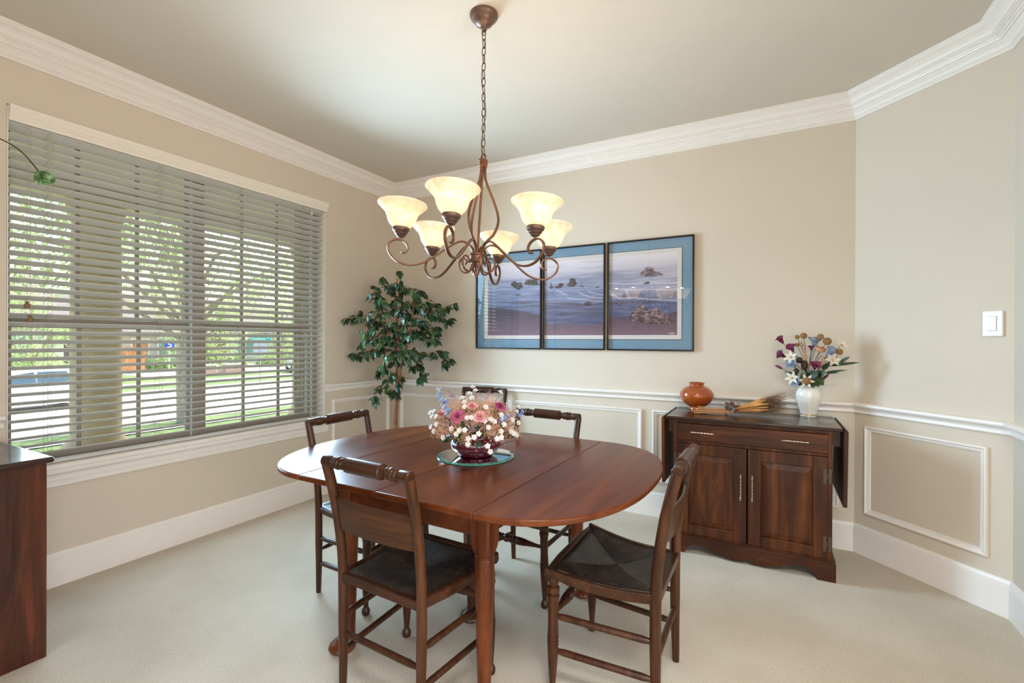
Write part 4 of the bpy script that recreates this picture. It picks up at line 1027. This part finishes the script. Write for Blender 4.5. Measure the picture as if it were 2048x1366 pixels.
# ------------------------------------------------------------------ ficus in the corner
fc = thing('ficus_tree', 'artificial ficus tree with dark glossy leaves in the corner', 'plant', (-2.80, 3.12, 0))
def FC(x, y, dep=0):
    u = (x-548)*.00097; z_ = 1.89-(y-70)*.001005
    p = rv*u+fv*dep; p.z = z_
    p.x = max(p.x, -3.195+2.80); p.y = min(p.y, 3.50-3.12); return p
CL = [(550,100),(420,150),(430,190),(340,240),(350,300),(380,350),(500,230),(570,220),(520,280),(620,250),(690,270),(770,280),(720,310),(560,330),(470,400),(430,450),(520,440),(600,440),(680,420),(760,380),(830,360),(900,370),(970,390),(1040,380),(900,430),(950,470),(1000,505),(960,530),(850,470),(800,440),(220,440),(120,500),(170,500),(280,500),(330,540),(270,590),(390,520),(460,560),(540,540),(630,540),(700,520),(780,540),(840,570),(880,600),(860,650),(340,650),(430,650),(300,690),(380,700),(500,640),(560,620),(620,620),(690,640),(750,650),(800,680),(870,700),(240,720),(140,790),(210,820),(180,790),(290,770),(350,790),(420,750),(500,800),(480,850),(430,900),(380,960),(440,930),(560,850),(620,800),(680,820),(740,800),(700,880),(660,930),(740,920),(780,980),(760,1020),(840,800),(870,800),(930,770),(960,800),(1000,860),(960,890),(520,960),(500,1000),(560,1000),(430,1040),(380,1110),(330,1160),(340,1200),(480,1090),(540,1110),(530,1160),(490,1140),(450,340),(650,350),(560,390),(640,480),(350,460),(400,600),(720,580),(600,700),(540,700),(460,700),(660,760),(580,760)]
tk = MB()
tk.tube(cr([(.0, 0, .10), tuple(FC(528, 1500)), tuple(FC(530, 1300)), tuple(FC(540, 1150)), tuple(FC(560, 1000)), tuple(FC(575, 880)), tuple(FC(560, 760)), tuple(FC(545, 620)), tuple(FC(530, 450)), tuple(FC(525, 300)), tuple(FC(540, 160))], 5), [.017]*12+[.015]*10+[.012]*10+[.009]*10+[.005]*9, 10)
tk.tube(cr([tuple(FC(575, 890)), tuple(FC(615, 790, -.04)), tuple(FC(650, 680, -.05)), tuple(FC(680, 520, -.05)), tuple(FC(690, 380, -.03))], 5), [.016-.0006*i for i in range(21)], 8)
tk.tube(cr([tuple(FC(545, 1120, .02)), tuple(FC(525, 1000, .03)), tuple(FC(535, 860, .04)), tuple(FC(500, 700, .04))], 4), .011, 8)
tk.build('trunk', M['bark'], fc)
nodes = [(p, k) for k, p in enumerate((FC(560, 1000), FC(575, 880), FC(560, 760), FC(545, 620), FC(530, 450), FC(525, 300), FC(650, 680, -.05), FC(680, 520, -.05), FC(690, 380, -.03), FC(540, 1120)))]
lf = MB(); brm = [MB() for _ in nodes]; random.seed(11)
pts = []
for x, y in CL:
    e = ((x-560)/520)**2+((y-560)/560)**2; D = .27*math.sqrt(max(.05, 1-e))
    for dd in ((U(-1, -.4)*D, U(-.3, .4)*D, U(.2, .9)*D) if e < .45 else (U(-.7, .1)*D, U(-.2, .6)*D)): pts.append(FC(x+U(-16, 16), y+U(-16, 16), dd))
pts.sort(key=lambda p: min((p-q).length for q, _ in nodes))
for p in pts:
    q, root = min(nodes, key=lambda n_: (n_[0]-p).length+.25*max(0, n_[0].z-p.z))
    m = q.lerp(p, .5)+Vector((0, 0, .004)); brm[root].tube([tuple(q), tuple(m), tuple(p)], [.0026, .002, .0013], 4)
    nodes.append((p, root)); dr_ = (p-q).normalized()
    for k in range(5):
        t = U(.3, 1.05); b_ = q.lerp(p, t) if (p-q).length < .12 else p-dr_*U(0, .07)
        d = Vector((dr_.x*.6+U(-.8, .8), dr_.y*.6+U(-.8, .8), U(-1.5, .1))); d.normalize()
        tipp = b_+d*.07
        if tipp.x < -.412: d.x = abs(d.x)
        if tipp.y > .40: d.y = -abs(d.y)
        L = U(.055, .078); lf.leaf(b_, d, (U(-.6, .6), U(-1, -.1), .8), L, L*U(.42, .52), .16, .3, 5)
for b_ in brm:
    if b_.v: b_.build('branch', M['bark'], fc)
lf.build('foliage', M['ficus'], fc, sharp=180)
MB().lathe([(.11, 0), (.125, .004), (.15, .20), (.155, .235), (.148, .24), (.14, .22), (.10, .2)], 28).build('basket', M['wicker'], fc)
MB().lathe([(.001, .20), (.142, .205), (.142, .215), (.001, .23)], 24).build('moss', M['soil'], fc)

# ------------------------------------------------------------------ chest at the left edge and the trailing plant standing on it
cs = thing('chest', 'reddish dark wood chest cut off by the left edge of the frame', 'cabinet', (-2.84, .20, 0))
MB().box(-.31, .305, -.60, .585, .0, .776).build('body', M['chestwood'], cs, bevel=.003)
ct = MB(); ct.box(-.33, .330, -.62, .602, .776, .800); ct.build('top', M['chesttop'], cs, bevel=.010, bseg=4)
pt = thing('trailing_plant', 'variegated trailing plant with one leaf hanging in front of the blind', 'plant', (-2.88, .33, .800))
MB().lathe([(.06, 0), (.075, .002), (.085, .05), (.07, .2), (.06, .30), (.075, .36), (.07, .36), (.055, .3), (.05, .05)], 28).build('pot', M['porcelain'], pt)
from_w = lambda x, y, z: (x+2.88, y-.33, z-.800)
tpx = MB()
tpx.tube(cr([from_w(-2.88, .33, 1.1), from_w(-2.86, .38, 1.7), from_w(-2.80, .52, 2.03), from_w(-2.754, .63, 2.085), from_w(-2.74, .711, 2.077), from_w(-2.727, .760, 2.047), from_w(-2.715, .792, 2.005), from_w(-2.706, .818, 1.962)], 6), .0028, 6)
tpx.tube(cr([from_w(-2.88, .33, 1.1), from_w(-2.84, .38, 1.72), from_w(-2.79, .52, 1.97), from_w(-2.766, .66, 2.042), from_w(-2.757, .689, 2.028), from_w(-2.750, .705, 1.998)], 6), .0022, 6)
tpx.tube(cr([from_w(-2.88, .33, 1.1), from_w(-2.95, .2, 1.5), from_w(-2.9, 0, 1.7)], 6), .0022, 6)
tpx.build('stems', M['stem'], pt)
def heart(c, d, nrm, L, W):
    d = Vector(d).normalized(); nrm = Vector(nrm).normalized(); s_ = d.cross(nrm).normalized(); mb = MB(); V = [c]; n = 28
    for i in range(n):
        a = 2*math.pi*i/n; r = 1-.16*abs(math.sin(a/2))**.5-.22*max(0, math.cos(a))**14*-1
        r = (1.0+.18*max(0, math.cos(a))**6-.30*max(0, -math.cos(a))**10)
        V.append(tuple(Vector(c)+d*(L*.5*r*math.cos(a)+L*.18)+s_*(W*.5*r*math.sin(a))+nrm*(.012*math.cos(2*a)-.01*abs(math.sin(a)))))
    mb.add([tuple(v) for v in V], [(0, 1+i, 1+(i+1) % n) for i in range(n)]); return mb
heart(from_w(-2.706, .818, 1.962), Vector((.06, .15, -.55)), (.75, -.62, .15), .064, .070).build('leaf', M['pothos'], pt, sharp=180)
vm = MB(); c0_ = Vector(from_w(-2.706, .818, 1.962)); vd = Vector((.06, .15, -.55)).normalized(); vn = Vector((.75, -.62, .15)).normalized(); vs_ = vd.cross(vn).normalized()
vm.tube([tuple(c0_+vn*.006+vd*-.004), tuple(c0_+vn*.009+vd*.018), tuple(c0_+vn*.012+vd*.038)], [.0016, .0013, .0008], 5)
for t_, sg_ in ((.0, 1), (.0, -1), (.010, 1), (.012, -1)): vm.tube([tuple(c0_+vn*.008+vd*t_), tuple(c0_+vn*.006+vd*(t_+.012)+vs_*sg_*.022)], [.0011, .0006], 4)
vm.build('veins', M['stem'], pt)
heart(from_w(-2.90, 0, 1.7), Vector((0, -.4, -.5)), (.75, -.3, .5), .08, .08).build('leaf', M['pothos'], pt, sharp=180)

# ------------------------------------------------------------------ outdoors
def gz(x):  # lawn level: falls away from the porch to the street
    return -.28 if x > -6.2 else (-.95 if x < -13.5 else -.28-.67*(-6.2-x)/7.3)
lw = MB(); xs = [-3.45, -6.2, -8, -10, -12, -13.5, -14.3]
lw.rings([[(x, -30, gz(x)), (x, 70, gz(x)), (x, 70, gz(x)-.3), (x, -30, gz(x)-.3)] for x in xs]); struct(lw.build('lawn', M['lawn']), 'near lawn sloping to the street', 'lawn')
struct(MB().box(-90, -23.15, -40, 110, -1.3, -.92).build('far_lawn', M['lawn']), 'lawns across the street', 'lawn')
struct(MB().box(-23.1, -14.2, -40, 110, -1.4, -.99).build('street', M['concrete']), 'pale sunlit concrete street', 'street')
kb = MB(); kb.box(-14.45, -14.2, -40, 110, -1.2, -.935); kb.box(-23.25, -23.0, -40, 110, -1.2, -.90); struct(kb.build('kerb', M['concrete']), 'pale concrete kerbs along both sides of the street', 'kerb')
sw = MB(); sw.add([(-12.4, -30, gz(-12.4)+.02), (-13.3, -30, gz(-13.3)+.02), (-13.3, 70, gz(-13.3)+.02), (-12.4, 70, gz(-12.4)+.02)], [(0, 1, 2, 3)]); sw.box(-27.2, -26.0, -30, 100, -.95, -.90); sw.box(-43, -30.5, 14.2, 18.5, -.95, -.905); sw.box(-41, -30, 20.5, 31, -.95, -.905)
struct(sw.build('sidewalk', M['concrete']), 'pale sidewalks and driveways', 'path')
struct(MB().box(-5.75, -3.42, -4, 8, -.45, -.10).build('porch_floor', M['concrete']), 'concrete porch floor outside the window', 'floor')
pr_ = MB(); pr_.box(-5.6, -3.42, -6, 9, 2.62, 2.75); pr_.box(-5.5, -5.12, -6, 9, 2.50, 2.75); pr_.box(-6.0, -3.42, -6, 9, 2.75, 2.95)
struct(pr_.build('porch_roof', M['soffit']), 'cream porch beam and soffit above the window', 'roof')
struct(MB().box(-3.64, -3.425, -6, W0-.02, -.4, 2.75).box(-3.64, -3.425, W1+.02, 9, -.4, 2.75).box(-3.64, -3.425, W0-.02, W1+.02, -.4, .60).box(-3.64, -3.425, W0-.02, W1+.02, 2.42, 2.75).build('wall_outside', M['ledger']), 'stone facing outside the window', 'wall')
for y, lab in ((1.972, 'round cream porch column behind the left half of the blind'), (4.18, 'round cream porch column behind the right end of the blind')):
    t = thing('porch_column', lab, 'column', (-5.3, y, -.10))
    MB().box(-.29, .29, -.29, .29, 0, .32).build('stone_pedestal', M['ledger'], t)
    MB().box(-.31, .31, -.31, .31, .32, .38).build('pedestal_cap', M['stucco'], t, bevel=.01)
    MB().lathe([(.225, .38), (.235, .40), (.235, .44), (.205, .47), (.192, .50), (.180, .53), (.180, 1.6), (.170, 2.4), (.19, 2.45), (.21, 2.52), (.21, 2.60)], 32).build('shaft', M['stucco'], t)

def tree_proto(name, h, cr_, nleaf, leafsize, trunk_r, seed, low=.35):
    random.seed(seed)
    t = thing(name, 'x', 'tree')
    tr = MB(); tr.tube(cr([(0, 0, -.2), (0, 0, .05), (.04, -.03, h*.25), (.0, .05, h*.5), (.06, 0, h*.8)], 4), [trunk_r*1.5]+[trunk_r*1.25]*2+[trunk_r]*6+[trunk_r*.6]*8, 12)
    blobs = []
    for k in range(16):
        a = U(0, 6.28); zz = U(low, 1); rr = cr_*math.sqrt(max(.05, 1-((zz-.6)/.55)**2))*U(.35, .95)
        c = Vector((math.cos(a)*rr, math.sin(a)*rr, h*zz)); blobs.append((c, cr_*U(.28, .45)))
        tr.tube([(0, 0, h*min(.75, max(.2, zz-.25))), tuple(c*.6+Vector((0, 0, h*zz*.4-.1))), tuple(c)], [trunk_r*.35, trunk_r*.2, .015], 6)
    tr.build('trunk', M['treebark'], t)
    lfm = MB()
    for k in range(nleaf):
        c, r = random.choice(blobs); v = Vector((random.gauss(0, 1), random.gauss(0, 1), random.gauss(0, .8))).normalized()*r*U(.3, 1)**.5
        d = Vector((U(-1, 1), U(-1, 1), U(-1, .4)))
        lfm.leaf(c+v, d, (U(-1, 1), U(-1, 1), 1), leafsize*U(.7, 1.3), leafsize*.5, .1, .1, 2)
    lfm.build('foliage', M['treeleaf'], t, sharp=180, flat=True)
    return t
t0 = tree_proto('street_tree', 7.2, 3.9, 15000, .14, .19, 5, .52)
t0.location = (-13.75, 7.02, -.95); tag(t0, 'large leafy tree with speckled trunk on the near verge, behind the window\'s centre', 'tree')
t1 = tree_proto('street_tree', 8.0, 3.4, 7000, .20, .2, 9, .12); t1.location = (-35.4, 19.3, -.92); t1.scale = (.85, .85, .95); tag(t1, 'tree across the street right of the window\'s centre post', 'tree')
far = [(-28.3, 8.3, .6, 'tree across the street above the parked car'), (-66, 30, 1.5, 'tall tree behind the brown brick house'), (-35, 25.2, .8, 'tree across the street behind the street sign'), (-37.5, 31.2, .8, 'tree across the street left of the right porch column'), (-66, 17, 1.4, 'distant tree behind the pink brick house'), (-66, 42, 1.5, 'distant tree behind the house with the street sign'), (-68, 56, 1.6, 'farthest tree, beside the right porch column')]
for x, y, s_, lab in far:
    o = copy_tree(t1); o.location = (x, y, -.92); o.scale = (s_, s_, s_*U(.9, 1.1)); o.rotation_euler = (0, 0, U(0, 6)); tag(o, lab, 'tree', 'trees across the street')
t1['group'] = 'trees across the street'
random.seed(21)
b0 = thing('shrub', 'x', 'shrub'); mb = MB()
for k in range(900):
    v = Vector((random.gauss(0, 1), random.gauss(0, 1), abs(random.gauss(0, 1)))).normalized()*U(.6, 1); v.z *= 1.1
    mb.leaf(v*.8, (U(-1, 1), U(-1, 1), U(-.5, 1)), v, .17, .09, .1, .1, 2)
mb.build('foliage', M['bushleaf'], b0, sharp=180, flat=True)
st_ = MB()
for k in range(6): st_.tube([(0, 0, -.1), (U(-.4, .4), U(-.4, .4), .6)], .02, 5)
st_.build('stems', M['treebark'], b0)
sh = [(-32.5, 8.7, .9), (-32.5, 10.7, 1.05), (-37.5, 16.9, 1.0), (-40.5, 19.0, 1.0), (-41.8, 21.3, 1.0), (-40, 24.4, 1.2), (-39.5, 27.0, 1.2), (-41.5, 29.3, 1.1), (-40.5, 34.0, 1.3)]
shl = ['in front of the pink brick house, leftmost', 'beside the left porch column', 'right of the cedar fence', 'in front of the brown brick house, left', 'in front of the brown brick house, right', 'left of the street sign', 'behind the street sign pole', 'right of the street sign', 'next to the right porch column']
for i, ((x, y, s_), lab) in enumerate(zip(sh, shl)):
    o = b0 if i == 0 else copy_tree(b0)
    o.location = (x, y, -.95); o.scale = (s_, s_, s_); o.rotation_euler = (0, 0, U(0, 6)); tag(o, 'bright green shrub across the street '+lab, 'shrub', 'shrubs across the street')

def house(name, lab, x, y0, y1, h, bm, wins, roofh=2.4, depth=9):
    t = thing(name, lab, 'house', (x, (y0+y1)/2, -.95)); hw = (y1-y0)/2
    MB().box(-depth, 0, -hw, hw, 0, h).build('wall', M[bm], t)
    rf = MB(); rf.rings([[(.5, y, h-.1), (-depth/2, y, h+roofh), (-depth-.5, y, h-.1), (-depth-.5, y, h-.3), (.5, y, h-.3)] for y in (-hw-.4, hw+.4)]); rf.build('roof', M['roof'], t)
    for wy, wz, ww, wh_, kind in wins:
        f = MB()
        f.box(-.05, .06, wy-ww/2-.08, wy-ww/2, wz, wz+wh_); f.box(-.05, .06, wy+ww/2, wy+ww/2+.08, wz, wz+wh_); f.box(-.05, .06, wy-ww/2-.08, wy+ww/2+.08, wz+wh_, wz+wh_+.1); f.box(-.05, .08, wy-ww/2-.1, wy+ww/2+.1, wz-.1, wz); f.box(-.05, .05, wy-.03, wy+.03, wz, wz+wh_); f.box(-.05, .05, wy-ww/2, wy+ww/2, wz+wh_*.5-.03, wz+wh_*.5+.03)
        fo = f.build(kind, M['signwhite'], t)
        MB().box(-.05, .02, wy-ww/2, wy+ww/2, wz, wz+wh_).build('pane', M['housewin'] if kind == 'window' else M['fence'], fo)
house('house', 'pink brick house with green tinted windows at the left edge of the window', -34, 1.5, 11.2, 3.2, 'brick', [(-2.6, .8, 1.6, 1.7, 'window'), (.1, .8, 1.4, 1.7, 'window'), (3.0, .8, 1.4, 1.7, 'window')])
house('house', 'brown brick house seen between the porch column and the tree trunk', -44, 15.5, 24.0, 2.9, 'brick2', [(-2.6, .7, 1.3, 1.6, 'window'), (-.6, 0, 1.1, 2.2, 'doorway'), (1.3, .7, 1.2, 1.6, 'window'), (3.0, .7, 1.2, 1.6, 'window')], 2.8)
house('house', 'pink brick house half hidden behind the street sign', -44, 26, 38, 3.0, 'brick', [(-4.2, .7, 1.6, 1.6, 'window'), (-.5, .7, 1.6, 1.6, 'window'), (3.6, .7, 1.6, 1.6, 'window')], 2.8)
fe = thing('garden_fence', 'cedar board fence right of the left porch column', 'fence', (-36, 14.75, -.95))
f_ = MB()
for k in range(16): f_.box(0, .03, -1.2+k*.15, -1.06+k*.15, .05, 1.75)
f_.build('boards', M['fence'], fe); MB().box(-.06, 0, -1.2, 1.2, .4, .5).box(-.06, 0, -1.2, 1.2, 1.3, 1.4).build('rails', M['fence'], fe)
ys_ = thing('yard_sign', 'small blue yard sign with a white swirl left of the tree trunk', 'sign', (-32, 15.45, -.95))
MB().box(-.015, .015, -.03, .03, 0, 1.75).build('post', M['signwhite'], ys_); sp_ = MB().box(-.015, .02, -.26, .26, 1.66, 2.18).build('panel', M['signblue'], ys_)
MB().tube(cr([(.024, -.12, 1.77), (.024, .02, 1.75), (.024, .1, 1.85), (.024, -.02, 1.91), (.024, -.08, 1.97), (.024, .05, 2.05)], 5), .03, 6).build('emblem', M['signwhite'], sp_)
pw = thing('brick_planter', 'low pink brick garden wall right of the window\'s centre post', 'wall', (-29.5, 17.0, -.92))
MB().box(-.2, .2, -1.4, -.3, 0, .62).box(-.2, .2, .25, 1.3, 0, .62).box(-.15, .15, -.3, .25, 0, .3).build('brickwork', M['brick'], pw); MB().box(-.25, .25, -1.45, -.25, .62, .7).box(-.25, .25, .2, 1.35, .62, .7).build('coping', M['concrete'], pw)

# street sign: pole, green name blade and the grey back of a stop sign
ss = thing('street_sign', 'green street name sign above the grey back of a stop sign', 'sign', (-23.6, 15.72, -.92), R(-33))
MB().tube([(0, 0, 0), (0, 0, 2.40)], .03, 10).build('pole', M['signgrey'], ss)
o8 = [(math.cos(R(22.5+45*i))*.36, math.sin(R(22.5+45*i))*.36) for i in range(8)]
MB().rings([[(x_, a, b_+1.74) for a, b_ in o8] for x_ in (-.035, -.045)]).build('stop_sign_back', M['signgrey'], ss)
blade = MB().box(.032, .050, -.47, .50, 2.11, 2.37).build('name_blade', M['signgreen'], ss)
def text(s_, size, y, z, parent):
    cu = bpy.data.curves.new('lettering', 'FONT'); cu.body = s_; cu.size = size; cu.extrude = .002; cu.align_x = 'LEFT'; cu.align_y = 'BOTTOM_BASELINE'; cu.space_character = .9
    o = bpy.data.objects.new('lettering', cu); COL.objects.link(o); cu.materials.append(M['signwhite'])
    bpy.context.view_layer.update(); me = bpy.data.meshes.new_from_object(o.evaluated_get(bpy.context.evaluated_depsgraph_get()))
    bpy.data.objects.remove(o); me.materials.clear(); me.materials.append(M['signwhite']); o = bpy.data.objects.new('lettering', me); COL.objects.link(o)
    o.rotation_euler = (R(90), 0, R(90)); o.location = (.053, y, z); o.parent = parent
text('Crosshaven', .165, -.45, 2.19, blade); text('Drive', .085, .30, 2.25, blade)

def car(lab, loc, rz):
    t = thing('car', lab, 'car', loc, rz)                        # length along local y, near side +x
    st = [(-2.30, .34, .62, .66, .74), (-2.22, .24, .66, .78, .82), (-1.5, .20, .74, .86, .88), (-.95, .20, .80, .93, .90), (.0, .20, .83, .96, .91), (1.2, .20, .86, .97, .91), (1.8, .22, .90, .98, .89), (2.20, .28, .90, .96, .82), (2.30, .42, .80, .90, .74)]
    rs = []
    for y, zb, zm, zt, hw in st:
        rs.append([(hw*.9, y, zb), (hw, y, zb+.14), (hw*1.01, y, zm-.1), (hw*.97, y, zm+.04), (hw*.88, y, zt), (-hw*.88, y, zt), (-hw*.97, y, zm+.04), (-hw*1.01, y, zm-.1), (-hw, y, zb+.14), (-hw*.9, y, zb)])
    MB().rings(rs).build('body', M['carpaint'], t, sharp=50)
    gs = [(-1.15, .92, .90, .70), (-.35, 1.34, .80, .60), (.2, 1.44, .79, .60), (1.0, 1.44, .78, .59), (1.75, 1.26, .80, .58), (2.15, .96, .82, .66)]
    MB().rings([[(b_, y, .88), (w_, y, z_-.08 if z_ > 1 else z_), (w_*.9, y, z_), (-w_*.9, y, z_), (-w_, y, z_-.08 if z_ > 1 else z_), (-b_, y, .88)] for y, z_, b_, w_ in gs]).build('roof', M['carpaint'], t, sharp=50)
    for s_ in (-1, 1):
        for q in ([(-.78, .97), (-.28, 1.26), (.22, 1.35), (.22, .97)], [(.30, .97), (.30, 1.35), (1.0, 1.34), (1.18, .97)], [(1.26, .97), (1.1, 1.33), (1.5, 1.24), (1.85, .99)]):
            g = MB(); g.rings([[(s_*(.815-.46*(z_-.95)+dx), y, z_) for y, z_ in q] for dx in (.0, .028)]); g.build('side_window', M['carglass'], t)
        for y in (-1.42, 1.36):
            wm = MB(); wm.rings([[(s_*x_, y+math.cos(a)*r, .33+math.sin(a)*r) for a in [2*math.pi*i/24 for i in range(24)]] for x_, r in ((.70, .33), (.90, .33), (.93, .30), (.93, .22))]); wo_ = wm.build('wheel', M['tyre'], t)
            rm = MB(); rm.rings([[(s_*x_, y+math.cos(a)*r, .33+math.sin(a)*r) for a in [2*math.pi*i/20 for i in range(20)]] for x_, r in ((.92, .225), (.945, .215), (.935, .18))], cap=False)
            for i in range(5):
                a = 2*math.pi*i/5; rm.tube([(s_*.94, y, .33), (s_*.94, y+math.cos(a)*.2, .33+math.sin(a)*.2)], .028, 6)
            rm.build('rim', M['rim'], wo_)
        MB().sphere((s_*1.0, -.62, .99), .09, 10, 6, (1, .6, .7)).build('mirror', M['carpaint'], t)
    return t
k0 = car('white car parked across the street, behind the left end of the blind', (-20.95, 5.75, -.985), 0); k0.scale = (1, 1, .90); k0['group'] = 'white parked cars'
k1 = copy_tree(k0); k1.location = (-28.6, 22.2, -.92); k1.rotation_euler = (0, 0, R(60)); tag(k1, 'white car far away beside the right porch column', 'car', 'white parked cars')
